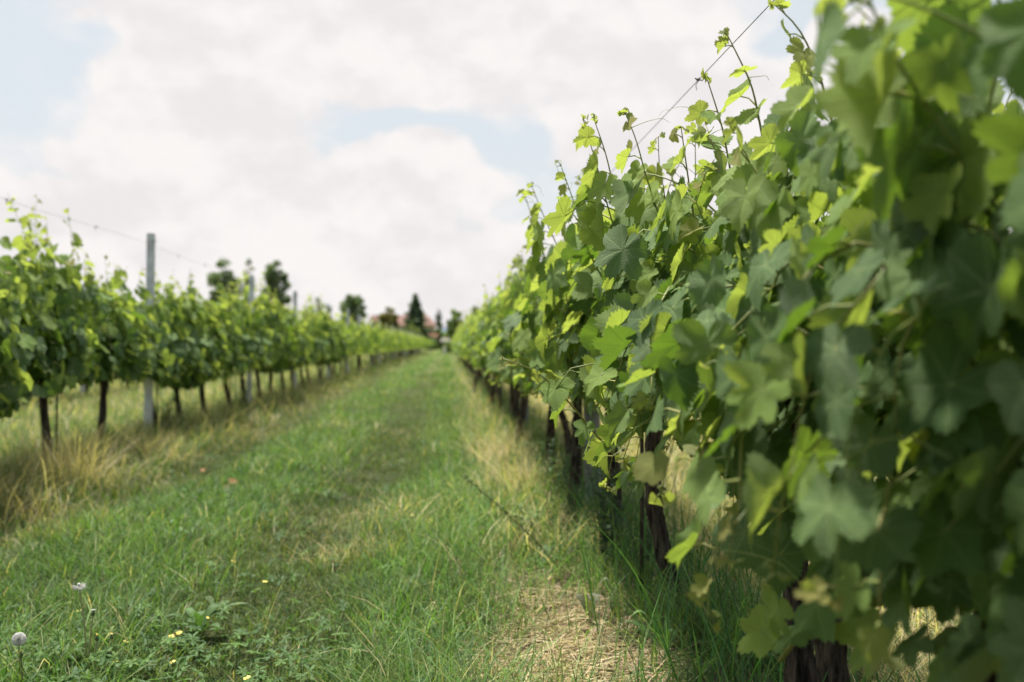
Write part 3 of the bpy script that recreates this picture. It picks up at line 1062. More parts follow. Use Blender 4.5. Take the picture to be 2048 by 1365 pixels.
def build_grass():
    rg = np.random.default_rng(5)
    mb, md = MB(), MB()
    bands = [(1.4, 3.0, 6000, .0036, 3), (3.0, 4.6, 4600, .0042, 3), (4.6, 7, 3000, .0052, 3), (7, 11, 1500, .0070, 3),
             (11, 18, 620, .0085, 2), (18, 32, 240, .014, 2), (32, 60, 70, .026, 2), (60, 130, 16, .05, 2)]
    for (y0, y1, den, bw, segs) in bands:
        xa, xb = -(.45 * y1 + 1.2), .58 * y1 + 1.2
        xa, xb = max(xa, -34), min(xb, 12)
        K = int((xb - xa) * (y1 - y0) * den)
        x = rg.uniform(xa, xb, K)
        y = rg.uniform(y0, y1, K)
        keep = (x > -(.45 * y + 1.1)) & (x < .58 * y + 1.0)
        keep &= (x < 1.4) | (rg.random(K) < .40)
        keep &= (x > -4.2) | (rg.random(K) < .55)
        clump = fbm(x, y, 5.0, 61)
        keep &= rg.random(K) < np.clip(.25 + 1.5 * clump, .15, 1)
        keep &= rg.random(K) > bare(x, y) * .955
        x, y, clump = x[keep], y[keep], clump[keep]
        wob = 0.10 * np.sin(y * 0.45) + 0.06 * np.sin(y * 1.3 + 1)
        big0 = fbm(x, y, 1.6, 171)
        track = np.maximum(np.exp(-((x + .56 + wob) / .30) ** 4), np.exp(-((x + 2.02 + wob) / .30) ** 4))
        strip = np.clip(1 - np.abs(x - ROW_L + .05 - .3 * (big0 - .5)) / 1.15, 0, 1)
        stripr = np.exp(-((x - .55) / .38) ** 2)
        stripr2 = np.exp(-((x - .12) / .22) ** 2)
        big = fbm(x, y, 1.1, 71)
        h = .055 + .065 * clump + .06 * np.clip(big * 2.4 - .9, 0, 1)
        h = h * (1 - .52 * track) + .11 * strip + .07 * stripr + .03 * stripr2 + .07 * (x < -3.6)
        h = np.where(x > 1.1, .10 + .08 * clump, h)
        h = h * rg.uniform(.55, 1.35, len(x))
        dr = dryness(x, y)
        isdry = rg.random(len(x)) < dr * .80
        ol = rg.random(len(x)) < (.15 + .25 * track + .3 * np.clip(big * 2 - .8, 0, 1))
        c = LUSH[rg.integers(0, 5, len(x))]
        c = np.where(ol[:, None], OLIVE[rg.integers(0, 3, len(x))], c)
        c = np.where(isdry[:, None], STRAW[rg.integers(0, 3, len(x))], c)
        # clumps of different grasses
        tone = fbm(x, y, 2.3, 81)[:, None]
        c = c * (0.62 + .68 * tone + .25 * (big[:, None] - .5)) * (1 - (.20 + .16 * np.clip((y[:, None] - 4) / 4, 0, 1)) * track[:, None]) * rg.uniform(.55, 1.40, (len(x), 1))
        h = np.where(isdry, h * 1.1, h)
        wd = bw * rg.uniform(.6, 1.4, len(x))
        under = (np.abs(x - ROW_L) < .9) | ((x > .15) & (x < 1.1))
        for tgt, m in ((md, under), (mb, ~under)):
            blades(tgt, x[m], y[m], h[m], wd[m], c[m], rg, segs)
    o = mb.build('grass', M_GRASS)
    tag(o, 'short mown grass covering the path between the vine rows', 'grass', kind='stuff')
    o = md.build('tall_grass', M_GRASS)
    tag(o, 'longer half dry grass growing along the foot of the vine rows', 'grass', kind='stuff')

    # long single blades and seed stalks
    mt = MB()
    K = 560
    y = rg.uniform(1.7, 5.2, K)
    x = rg.normal(.78, .15, K)
    blades(mt, x, y, rg.uniform(.15, .48, K), rg.uniform(.003, .0075, K), LUSH[rg.integers(0, 5, K)] * np.array([.8, .95, 1.15]), rg, 6, .25, .35)
    K = 1300
    y = rg.uniform(5, 26, K)
    x = np.where(rg.random(K) < .85, rg.normal(ROW_L + .05, .38, K), rg.normal(.48, .18, K))
    blades(mt, x, y, rg.uniform(.22, .52, K), rg.uniform(.003, .007, K), np.where(rg.random((K, 1)) < .6, STRAW[rg.integers(0, 3, K)], OLIVE[rg.integers(0, 3, K)]), rg, 5, .3, .5)
    K = 130
    y = rg.uniform(2.6, 6, K)
    x = rg.uniform(-1.9, .25, K)
    blades(mt, x, y, rg.uniform(.16, .30, K), rg.uniform(.0018, .003, K), np.where(rg.random((K, 1)) < .4, STRAW[rg.integers(0, 3, K)], LUSH[rg.integers(0, 5, K)] * 1.3), rg, 5, .25, .4)
    o = mt.build('long_grass_stalks', M_GRASS)
    tag(o, 'long thin grass stalks rising above the turf at the vine feet', 'grass', kind='stuff')

    # straw litter and clods on the bare strip
    ms = MB()
    K = 3800
    y = np.concatenate([rg.normal(3.0, .42, K // 2), rg.uniform(2.2, 14, K - K // 2)])
    x = np.concatenate([rg.normal(.34, .16, K // 2), rg.normal(.40, .16, K - K // 2)])
    z = ground_z(x, y) + rg.uniform(.002, .03, K)
    a = rg.uniform(0, pi, K)
    ln = rg.uniform(.03, .13, K)
    d = np.stack([np.cos(a), np.sin(a), rg.normal(0, .16, K)], 1) * ln[:, None] / 2
    c = np.stack([x, y, z], 1)
    mid = c + rg.normal(0, .006, (K, 3))
    ms.tubes(np.stack([c - d, mid, c + d], 1), np.full((K, 3), 1.0) * rg.uniform(.0008, .0019, (K, 1)), 3, np.repeat((STRAW[rg.integers(0, 3, K)] * rg.uniform(.8, 1.25, (K, 1)))[:, None], 3, 1))
    o = ms.build('straw_litter', M_STRAW)
    tag(o, 'dry straw litter scattered on the bare soil under the right vines', 'straw', kind='stuff')
    mc = MB()
    K = 900
    y = rg.uniform(2.2, 7, K)
    x = rg.normal(.45, .20, K)
    rr = np.minimum(rg.gamma(2.0, .0055, K), .019)
    blobs(mc, np.stack([x, y, ground_z(x, y) + rr * .3], 1), rr, None, rg, .16)
    o = mc.build('soil_clods', M_CLOD, smooth=False)
    tag(o, 'sandy soil clods lying between straw under the right vines', 'soil', kind='stuff')

    # low leafy ground cover (palmate leaflets), densest at the lower left
    mg = MB()
    K = 5200
    y = rg.uniform(2.2, 6.5, K)
    x = rg.uniform(-2.4, .2, K)
    dn = np.exp(-((x + .92) / .55) ** 2 - ((y - 2.95) / .45) ** 2) * 1.3 + .16 * (fbm(x, y, 1.8, 91) > .52)
    m = rg.random(K) < dn
    x, y = x[m], y[m]
    K = len(x)
    hh = rg.uniform(.03, .085, K)
    c0 = np.stack([x, y, ground_z(x, y) + hh], 1)
    rad = rg.uniform(.011, .022, K)
    a0 = rg.uniform(0, 2 * pi, K)
    tilt = rg.normal(0, .35, (K, 2))
    colg = np.array([[.085, .18, .045], [.12, .23, .055], [.06, .135, .04]])[rg.integers(0, 3, K)]
    for j in range(5):
        a = a0 + j * 2 * pi / 5 * .92
        D = np.stack([np.cos(a), np.sin(a), np.cos(a) * tilt[:, 0] + np.sin(a) * tilt[:, 1]], 1)
        N = np.stack([-np.sin(a), np.cos(a), 0 * a], 1)
        r = rad[:, None]
        V = np.stack([c0, c0 + D * r * .6 + N * r * .30 + [0, 0, .002], c0 + D * r * 1.15 + N * r * .22, c0 + D * r * 1.35, c0 + D * r * 1.15 - N * r * .22, c0 + D * r * .6 - N * r * .30 + [0, 0, .002]], 1)
        off = (np.arange(K) * 6)[:, None, None]
        mg.add(V.reshape(-1, 3), (np.array([[0, 1, 2, 3], [0, 3, 4, 5]])[None] + off).reshape(-1, 4), None, np.repeat(colg, 6, 0))
    stem = np.stack([c0 - np.stack([0 * hh, 0 * hh, hh], 1), c0], 1)
    mg.tubes(stem, np.full((K, 2), .0007), 3, np.repeat((colg * 1.1)[:, None], 2, 1), cap=False)
    o = mg.build('ground_cover', M_WEED, smooth=False)
    tag(o, 'low leafy cinquefoil carpet among the grass at the front', 'ground cover', kind='stuff')


build_grass()

# ------------------------------------------------------------------ right row of vines
RIGHT_Y = [-0.95, 0.15, 1.26, 2.03, 3.30, 4.41, 5.50, 6.65]
while RIGHT_Y[-1] < 58:
    RIGHT_Y.append(RIGHT_Y[-1] + 1.15)
GR = 'grapevines of the row right of the path'
GL = 'grapevines of the row left of the path'
near_labels = [
    'grapevine beside and behind the viewer at the near end of the right row',
    'grapevine closest to the viewer, dark blurred leaves along the right picture edge',
    'grapevine with large blurred leaves hanging just left of the dark right edge',
    'grapevine with two thick dark stems side by side at the bottom right',
    'grapevine in focus with blue green leaves, its thin trunk rising through long grass blades',
    'grapevine in focus behind the leafy weed clump, yellow shoots rising above its crown',
    'grapevine standing by the grey post in the right row, one big pale leaf in front',
]


def extra_right(vy):
    """canes that the photograph shows clearly, as points (px, py, distance) turned into the place's own coordinates"""
    o = np.array([ROW_R, vy, 0.0])
    spec = {
        3.30: [([(1300, 640, 2.95), (1262, 560, 2.9), (1225, 470, 2.75), (1190, 340, 2.7), (1166, 262, 2.7)], .085, -1),
               ([(1300, 560, 2.8), (1290, 480, 2.75), (1232, 420, 2.62), (1212, 330, 2.6), (1188, 262, 2.6)], .075, -1),
               ([(1380, 620, 2.7), (1320, 460, 2.6), (1290, 370, 2.5), (1272, 300, 2.45), (1250, 250, 2.45)], .075, -1),
               ([(1240, 640, 3.1), (1180, 530, 3.1), (1150, 430, 3.05), (1122, 352, 3.0)], .070, -1),
               ([(1400, 560, 2.6), (1385, 440, 2.5), (1372, 350, 2.45), (1362, 278, 2.45)], .070, -1),
               ([(1330, 1000, 2.75), (1270, 965, 2.6), (1200, 905, 2.5), (1140, 830, 2.45), (1075, 765, 2.4), (1005, 742, 2.4)], .060, -1)],
        2.03: [([(1480, 620, 2.35), (1470, 420, 2.25), (1445, 280, 2.2), (1412, 178, 2.2)], .075, -1),
               ([(1560, 560, 2.1), (1530, 330, 2.05), (1505, 200, 2.0), (1455, 100, 2.0)], .075, -1),
               ([(1720, 560, 1.9), (1675, 320, 1.85), (1640, 180, 1.85), (1600, 85, 1.85), (1545, 38, 1.85)], .07, -1),
               ([(1600, 1000, 1.9), (1540, 900, 1.75), (1480, 760, 1.65), (1440, 690, 1.6)], .07, -1)],
        4.41: [([(1160, 620, 3.9), (1120, 520, 3.8), (1088, 450, 3.75), (1062, 385, 3.75)], .075, -1),
               ([(1130, 640, 4.0), (1085, 520, 3.9), (1048, 400, 3.9)], .070, -1)],
        1.26: [([(2000, 520, 1.12), (1900, 330, 1.02), (1780, 165, .98), (1700, -40, .98)], .075, -1),
               ([(2030, 1080, 1.3), (1930, 1020, 1.2), (1800, 900, 1.15)], .070, -1),
               ([(1560, 1360, 1.55), (1700, 1180, 1.35), (1860, 980, 1.2), (2000, 760, 1.1)], .06, -1)],
    }.get(vy, [])

    def f(rg):
        res = []
        for pts, ms, side in spec:
            P = polyline([at(*p) - o for p in pts], 22)
            res.append(cane_leaves(P, rg, 0, maxsize=ms, spacing=.055, outward=side, tip_young=.6, r0=.0042))
        return res
    return f


HERO = {   # px, py, distance, size (junction to tip), normal, tip direction, age, dust
    3.30: [(1245, 525, 2.35, .088, (-.55, -.8, .25), (-.35, .1, -1), .95, .8), (1340, 485, 2.3, .075, (-.4, -.6, .75), (.2, -.3, -.8), .75, .6),
           (1410, 600, 2.2, .072, (-.45, -.7, .6), (-.2, -.1, -1), .55, .5), (1262, 660, 2.4, .080, (-.7, -.6, .2), (-.5, .2, -1), 1.0, .9),
           (1130, 455, 2.7, .078, (-.6, .5, .4), (-.7, .1, -.8), .25, .1), (1262, 410, 2.5, .070, (-.6, -.5, .5), (.1, 0, -1), .6, .6),
           (1250, 895, 2.4, .085, (-.5, -.7, .55), (-.8, .1, -.75), .55, .6), (1112, 803, 2.4, .050, (-.3, -.7, .7), (.1, -.2, -1), .35, .2),
           (1385, 500, 2.4, .085, (-.5, -.8, .1), (.1, .1, -1), 1.0, .9), (1345, 745, 2.45, .085, (-.6, -.7, .1), (-.4, .1, -1), 1.0, .7),
           (1235, 770, 2.5, .062, (-.5, -.7, .3), (-.2, .1, -1), .85, .6), (1385, 490, 2.15, .04, (-.2, -.6, .8), (-.6, -.4, .1), .05, 0.),
           (1400, 660, 2.25, .07, (.5, -.5, .4), (-.4, -.5, -.6), .35, .1)],
    2.03: [(1570, 310, 1.85, .088, (-.6, -.75, .2), (-.5, .1, -1), .8, .9), (1660, 390, 1.8, .05, (-.2, -.6, .8), (-.7, -.2, -.3), .15, .1),
           (1480, 760, 1.7, .060, (-.5, -.7, -.3), (.6, .1, -.5), .25, .1), (1440, 830, 1.55, .075, (-.7, -.5, .5), (-.3, .1, -1), .6, .6),
           (1500, 930, 1.5, .075, (-.8, -.3, .5), (-.6, .3, -1), .8, .8), (1530, 600, 1.7, .078, (-.8, -.4, .4), (-.5, .1, -.9), .75, .7),
           (1760, 300, 1.8, .07, (-.5, .4, .4), (.2, .1, -1), .25, .2), (1690, 660, 1.6, .075, (-.7, -.5, .4), (-.6, .1, -.8), .7, .7),
           (1655, 870, 1.5, .07, (-.7, -.4, .5), (-.5, .2, -.8), .75, .6), (1490, 1100, 1.7, .085, (-.6, -.7, .4), (-.5, .1, -.9), 1., .6)],
    1.26: [(1635, 150, .92, .075, (-.85, .12, .25), (-.45, .3, -.9), .8, .8), (1820, 340, 1.05, .115, (-.4, .8, .2), (-.8, .1, -1), .75, .1),
           (1610, 960, 1.15, .085, (-.45, .7, .3), (-.25, .1, -1), .65, .1), (1900, 830, 1.0, .085, (-.7, -.5, .5), (-.7, .2, -.7), .9, .6),
           (1980, 640, .95, .085, (-.8, -.4, .4), (-.5, .1, -1), 1., .6), (1640, 1080, 1.25, .085, (-.6, -.7, .2), (-.1, .1, -1), 1., .7),
           (1730, 1060, 1.15, .080, (-.7, -.4, .5), (-.7, .2, -.8), 1., .6), (1850, 60, 1.1, .085, (-.4, .7, .3), (-.6, .1, -.5), .5, .1),
           (1960, 130, 1.1, .09, (-.5, .7, .2), (-.4, .1, -1), .6, .1), (1910, 180, 1.0, .085, (-.6, -.6, .2), (-.4, .1, -.6), .9, .3),
           (1560, 1150, 1.5, .075, (-.5, -.6, .3), (.1, .1, -1), 1., .5), (1950, 900, 1.0, .09, (.3, .8, .2), (.3, .1, -1), .8, .2),
           (1890, 1120, 1.0, .08, (-.3, -.7, .3), (-.2, .1, -.8), 1., .3), (1990, 1010, .95, .09, (-.4, .7, .3), (.1, .1, -1), .7, .1)],
}


def add_hero(root, vy, rg):
    if vy not in HERO:
        return
    o = np.array([ROW_R, vy, 0.0])
    H = HERO[vy]
    pos = np.array([at(*h[:3]) - o for h in H])
    nrm = np.array([h[4] for h in H], float)
    tip = np.array([h[5] for h in H], float)
    size = np.array([h[3] for h in H]) * {3.30: .98, 2.03: .86, 1.26: .82}[vy]
    age = np.array([h[6] for h in H])
    dust = np.array([h[7] for h in H]) * (.25 if vy == 1.26 else 1)
    if vy == 1.26:
        size = np.where(pos[:, 2] < .8, size * .8, size)
    K = len(H)
    # side shoots that carry them from the cordon
    for i in range(K):
        mc, ml = MB(), MB()
        q = slice(i, i + 1)
        place_leaves(ml, 0, pos[q], nrm[q], tip[q], size[q], age[q], rg, dust[q])
        tgt = np.array([np.sign(pos[i, 0]) * .03, pos[i, 1] + rg.normal(0, .08), min(max(pos[i, 2] - .12, .84), 1.5)])
        tn = tip[i] / np.linalg.norm(tip[i])
        back = pos[i] - tn * .03 + np.array([.04, 0, .02])
        P = bez(tgt, (tgt + back) / 2 + np.array([0, 0, .06]), back, 10)
        P = np.concatenate([P, [pos[i]]])
        col = np.repeat((PALEG * .8)[None, None], len(P), 1)
        mc.tubes(P[None], np.linspace(.0030, .0015, len(P))[None], 6, col)
        c = mc.build('cane', M_CANE, root)
        ml.build('foliage', M_LEAF, c)


right_protos = []
BAYS_R = [5.25 + 4.9 * i for i in range(12)]


def bay_label(y, posts, spacing, row, vines):
    """which of the vines between which posts"""
    b = sum(1 for p in posts if p < y)
    inb = [v for v in vines if sum(1 for p in posts if p < v) == b]
    i = inb.index(y)
    if b == 0:
        return f'{ORD[i]} grapevine of the {row} row before its first post'
    if b >= 9:
        return f'small blurred grapevine far down the {row} row beyond its ninth post'
    return f'{ORD[i]} grapevine past the {ORD[b - 1]} concrete post of the {row} row'


vine_mid = []
for i in range(5):
    vine_mid.append(('mid', 100 + i))
MID, LOW = [], []
for i, y in enumerate(RIGHT_Y):
    if i < 7:
        lod = 0
        nu, nd, fl = (16, 14, 400) if i > 2 else (18, 20, [0, 1000, 620, 600][min(i, 3)])
        if i == 0:
            nu, nd, fl, lod = 12, 12, 420, 1
        rt = make_vine((ROW_R, y, 0.03), near_labels[i], GR, lod, 40 + i, nu, nd, fl, top=[1.75, 1.62, 1.16, 1.27, 1.30, 1.33, 1.35][i], ftop=[1.7, 1.62, 1.2, 1.28, 1.34, 1.37, 1.38][i], low=[.5, .45, .52, .65, .70, .72, .68][i], shade_tint=(i < 2), calm=(i in (1, 2, 3)), lsz=[1, .84, .82, .94, 1.10, 1.12, 1.12][i], split=(i in (1, 2, 3, 4, 5)),  # unseen first vine and its neighbour made taller to shade near leaves
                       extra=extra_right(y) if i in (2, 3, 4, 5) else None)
        if i in (2, 3, 4):
            add_hero(rt, y, np.random.default_rng(900 + i))
        if i == 3:
            # the second thick stem beside this vine's trunk
            rr = np.random.default_rng(77)
            t2 = trunk_mesh(rr, 0).build('trunk', M_BARK, rt)
            t2.location = (0.02, -.14, 0)
            t2.rotation_euler = (0.06, 0, 1.3)
    elif i < 20:
        if len(MID) < 5:
            rt = make_vine((ROW_R, y, 0.03), bay_label(y, BAYS_R, 4.9, 'right', RIGHT_Y), GR, 1, 100 + i, 14, 12, 480, top=1.38, ftop=1.42, young=.2)
            MID.append(rt)
        else:
            rt = copy_tree(MID[(i * 3) % 5])
            rt.location = (ROW_R, y, 0.03)
            rt.rotation_euler = (0, 0, pi * (i % 2))
            tag(rt, bay_label(y, BAYS_R, 4.9, 'right', RIGHT_Y), 'grapevine', GR)
    else:
        if len(LOW) < 5:
            rt = make_vine((ROW_R, y, 0.03), bay_label(y, BAYS_R, 4.9, 'right', RIGHT_Y), GR, 2, 200 + i, 12, 10, 160, top=1.45, young=.3)
            LOW.append(rt)
        else:
            rt = copy_tree(LOW[(i * 3) % 5])
            rt.location = (ROW_R, y, 0.03)
            rt.rotation_euler = (0, 0, pi * (i % 2))
            tag(rt, bay_label(y, BAYS_R, 4.9, 'right', RIGHT_Y), 'grapevine', GR)

# ------------------------------------------------------------------ left row and the rows behind
POSTS_L = [9.87 + 4.73 * i for i in range(22)]
LEFT_Y = [3.9, 5.0, 6.15, 7.36, 8.58, 10.05, 10.95, 11.9, 13.2, 14.3, 15.4, 16.5, 17.8]
while LEFT_Y[-1] < 104:
    LEFT_Y.append(LEFT_Y[-1] + 1.18)
rl = np.random.default_rng(11)
LMID = []
for i, y in enumerate(LEFT_Y):
    lb = bay_label(y, POSTS_L, 4.73, 'left', LEFT_Y)
    if i < 6:
        rt = make_vine((ROW_L + rl.normal(0, .02), y, 0.03), lb, GL, 1, 300 + i, 16, 14, 460, ftop=[1.38, 1.42, 1.42, 1.56, 1.36, 1.34][i], top=[1.4, 1.5, 1.45, 1.68, 1.36, 1.34][i], young=.12, low=[.50, .48, .46, .60, .60, .58][i], lsz=1.2, bush=True)
        LMID.append(rt)
    else:
        src = LMID[(i * 5 + 1) % 6] if y < 26 else LOW[(i * 3) % 5]
        rt = copy_tree(src)
        rt.location = (ROW_L + rl.normal(0, .03), y, 0.03)
        rt.rotation_euler = (0, 0, pi * (i % 2))
        s = rl.uniform(.96, 1.08) * (1.0 if y < 12 else 1.0)
        rt.scale = (s * (1.1 if y > 26 else 1), 1, s)
        tag(rt, lb, 'grapevine', GL)


def far_row(x, ys, label, group):
    for i, y in enumerate(ys):
        rt = copy_tree(LOW[(i * 3 + 1) % 5])
        rt.location = (x + rl.normal(0, .04), y, 0.03)
        rt.rotation_euler = (0, 0, pi * (i % 2))
        tag(rt, label, 'grapevine', group)


far_row(ROW_L2, np.arange(11.2, 58, 1.19), 'dim grapevine of the second row seen between the trunks of the left row', 'grapevines of the second row on the left')
far_row(ROW_L3, np.arange(19.5, 52, 1.19), 'faint grapevine of the third row seen under the left rows', 'grapevines of the third row on the left')
far_row(ROW_R2, np.arange(6.2, 26, 1.19), 'grapevine of the next row glimpsed through the leaves of the right row', 'grapevines of the row behind the right row')


def far_stretch(x, y0, y1, name, label):
    """the far end of a row, past what one can count"""
    rg = np.random.default_rng(int(abs(x) * 10) + 3)
    L = y1 - y0
    K = int(L * 75)
    ml = MB()
    pos, nrm, tip, size, age = filler(rg, K, young=.45, top=1.75, low=.6, half=.34)
    pos[:, 1] = rg.uniform(y0, y1, K)
    pos[:, 0] += x
    place_leaves(ml, 2, pos, nrm, tip, size * 2.1, age, rg)
    o = ml.build(name, M_LEAF)
    tag(o, label, 'vines', kind='stuff')


far_stretch(ROW_R, 58, 98, 'vine_foliage', 'far end of the right vine row blurring into one mass')
far_stretch(ROW_L, 104.5, 182, 'vine_foliage', 'far end of the left vine row blurring into one mass')

# ------------------------------------------------------------------ posts
post_proto = []


def post_mesh(w_, h_, rg):
    mb = MB()
    n = 6
    # square section with chamfered edges, slightly worn
    c = w_ * .5
    e = w_ * .12
    ring = np.array([[-c + e, -c], [c - e, -c], [c, -c + e], [c, c - e], [c - e, c], [-c + e, c], [-c, c - e], [-c, -c + e]])
    zs = np.linspace(-.25, h_, n)
    V = np.stack([np.concatenate([ring * (1 - .04 * i / n) + rg.normal(0, .0008, ring.shape), np.full((8, 1), z)], 1) for i, z in enumerate(zs)])
    V = np.concatenate([V.reshape(-1, 3), np.concatenate([ring * .86, np.full((8, 1), h_ + .006)], 1), [[0, 0, h_ + .006]]])
    idx = np.arange((n + 1) * 8).reshape(n + 1, 8)
    a, b = idx[:-1], idx[1:]
    q = np.stack([a, np.roll(a, -1, 1), np.roll(b, -1, 1), b], -1).reshape(-1, 4)
    top = idx[-1]
    t = np.stack([top, np.roll(top, -1), np.full(8, len(V) - 1)], 1)
    mb.add(V, q, t)
    return mb


def wire_tie(rg, h_, w_):
    mb = MB()
    s = w_ * .5 + .004
    P = np.array([[-s, -s, h_], [s, -s, h_], [s, s, h_ + .004], [-s, s, h_ + .004], [-s, -s, h_ + .002]])
    mb.tubes(polyline(P, 21)[None] if False else P[None], np.full((1, 5), .0022), 5)
    P = np.array([[s, -s, h_], [s + .03, -s - .01, h_ + .02], [s + .035, -s, h_ - .01]])
    mb.tubes(P[None], np.full((1, 3), .0018), 4)
    return mb


PW = .070
rgp = np.random.default_rng(8)
base_post = thing('concrete_post', (ROW_L, POSTS_L[0], 0), 'tall grey concrete post standing clear above the left row, nearest one', 'post', 'concrete posts of the left row')
post_mesh(PW, 2.03, rgp).build('shaft', M_CONC, base_post, smooth=False)
wire_tie(rgp, 1.95, PW).build('wire_tie', M_TIE, base_post)
wire_tie(rgp, .84, PW).build('wire_tie', M_TIE, base_post)
base_post.rotation_euler = (0, R(0.8), 0)
for i, y in enumerate(POSTS_L[1:], 1):
    c = copy_tree(base_post)
    c.location = (ROW_L + rl.normal(0, .03), y, rl.normal(-.07, .03))
    c.rotation_euler = (rl.normal(0, .012), rl.normal(0, .012), rl.normal(0, .1))
    tag(c, f'{ORD[i]} concrete post from the viewer in the left row' if i < 9 else 'small pale concrete post far down the left row past the ninth', 'post')
M_CONC_DARK = simple_material('dark_concrete', (0.13, 0.125, 0.12), (0.30, 0.29, 0.27), 14, 0.9, 0, 0.5)  # darker concrete for the right row's posts
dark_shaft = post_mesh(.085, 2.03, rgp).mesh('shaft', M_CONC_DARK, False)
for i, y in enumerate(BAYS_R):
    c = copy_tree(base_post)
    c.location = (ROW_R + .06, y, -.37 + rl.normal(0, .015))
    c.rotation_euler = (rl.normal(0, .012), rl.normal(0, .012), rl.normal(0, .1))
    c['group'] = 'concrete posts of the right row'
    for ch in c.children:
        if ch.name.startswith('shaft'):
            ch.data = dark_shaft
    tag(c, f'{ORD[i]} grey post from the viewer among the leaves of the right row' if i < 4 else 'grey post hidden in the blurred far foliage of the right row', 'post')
for i, y in enumerate([13.5 + 4.73 * j for j in range(9)]):
    c = copy_tree(base_post)
    c.location = (ROW_L2, y, 0)
    c.rotation_euler = (rl.normal(0, .012), rl.normal(0, .012), rl.normal(0, .1))
    c['group'] = 'concrete posts of the second row on the left'
    tag(c, f'{ORD[i]} faint post from the viewer in the second row on the left' if i < 3 else 'faint thin post of the second left row showing between trunks', 'post')

# thin wooden stakes beside some left vines
mbs = MB()
mbs.tubes(np.array([[[0, 0, -.1], [.004, 0, .5], [0, .01, 1.15]]]), np.array([[.008, .0075, .007]]), 7)
stake_mesh = mbs.mesh('vine_stake', M_BARK)
for i, (x, y) in enumerate([(ROW_L + .07, 7.42), (ROW_L + .06, 9.95), (ROW_R - .05, 3.42), (ROW_L + .05, 13.3)]):
    o = link('vine_stake', stake_mesh)
    o.location = (x, y, 0)
    tag(o, ['thin stake just right of the nearest clear trunk in the left row', 'thin stake beside the trunk behind the nearest tall left post',
            'thin reddish stake tied to the trunk among long grass in the right row', 'thin stake beside a slim trunk before the second left post'][i], 'stake', 'stakes supporting the vines')

# ------------------------------------------------------------------ wires
def wire(x, z, y0, y1, label, grp, r=.0016, knots=False, sag=.02, seed=0):
    rg = np.random.default_rng(seed)
    ys = np.concatenate([np.arange(y0, 20, .45), np.arange(20, y1, 4.0)])
    ph = ys / 4.73 % 1
    P = np.stack([np.full_like(ys, x), ys, z - sag * np.sin(ph * pi) ** 2], 1)
    mb = MB()
    mb.tubes(P[None], np.full((1, len(ys)), r), 5)
    if not knots:
        o = mb.build('trellis_wire', M_WIRE)
        return tag(o, label, 'wire', grp)
    root = thing('trellis_wire', (0, 0, 0), label, 'wire', grp)
    mb.build('strand', M_WIRE, root)
    for yk in knots:
        zk = np.interp(yk, ys, P[:, 2])
        m = MB()
        for j in range(4):
            a = rg.normal(0, 1, (4, 3)) * .006
            Q = np.array([[x, yk - .008, zk], [x, yk, zk], [x, yk + .008, zk], [x, yk + .012, zk]]) + a
            m.tubes(Q[None], np.full((1, 4), .0018), 4)
        Q = np.array([[x, yk, zk], [x - .008, yk + .004, zk - .016], [x - .004, yk + .01, zk - .03]])
        m.tubes(Q[None], np.full((1, 3), .0011), 4)
        m.build('wire_tie', M_TIE, root)
    return root


wire(.78, 1.775, .3, 120, 'bare top wire rising diagonally above the right row into the sky', 'trellis wires', .0013, [3.05, 4.25, 2.05], .0, 1)
wire(.66, 1.22, .3, 60, 'foliage wire threaded through the upper leaves of the right row', 'trellis wires', .0013, False, .02, 2)
wire(.72, .865, .3, 60, 'lower cordon wire inside the right row', 'trellis wires', .0018, False, .02, 3)
wire(ROW_L - .06, 1.955, 2.5, 104, 'top wire with small dark ties strung between the left posts', 'trellis wires', .0011, [6.9, 8.0, 8.6, 11.2, 12.4], .03, 4)
wire(ROW_L, .865, 2.5, 104, 'lower cordon wire inside the left row', 'trellis wires', .0018, False, .02, 5)

# ------------------------------------------------------------------ weeds and flowers in the foreground


def gpt(px, py):
    """ground point at a pixel"""
    d = ray(px, py)
    t = -CAM[2] / d[2]
    p = CAM + d * t
    p[2] = float(ground_z(p[0], p[1]))
    return p


def leaf_blade(mb, base, D, ln, wd, col, rg, up=.5, lobes=0.0, n=11, curve=.8):
    """broad strap leaf (dandelion, dock): rises along D and arches over"""
    t = np.linspace(0, 1, n)
    D = np.array([D[0], D[1], 0.0])
    D /= np.linalg.norm(D)
    side = np.array([-D[1], D[0], 0])
    w_ = wd * np.sin(np.clip(t * .92 + .06, 0, 1) * pi) ** .8 * (0.45 + .75 * t)
    if lobes:
        w_ = w_ * (1 + lobes * np.where(np.arange(n) % 2, 1, -1))
    C = base + D * (ln * t * (1 - up * .4))[:, None] + np.array([0, 0, 1]) * (ln * up * (t * 1.3 - curve * t ** 2.2))[:, None]
    fold = np.array([0, 0, .18])
    V = np.stack([C - side * w_[:, None] + fold * w_[:, None], C, C + side * w_[:, None] + fold * w_[:, None]], 1)
    idx = np.arange(n * 3).reshape(n, 3)
    q = np.concatenate([np.stack([idx[:-1, j], idx[:-1, j + 1], idx[1:, j + 1], idx[1:, j]], -1) for j in (0, 1)])
    c = np.broadcast_to(col, (n * 3, 3)).copy()
    c[idx[:, 1]] = c[idx[:, 1]] * 1.35
    mb.add(V.reshape(-1, 3), q, None, c)


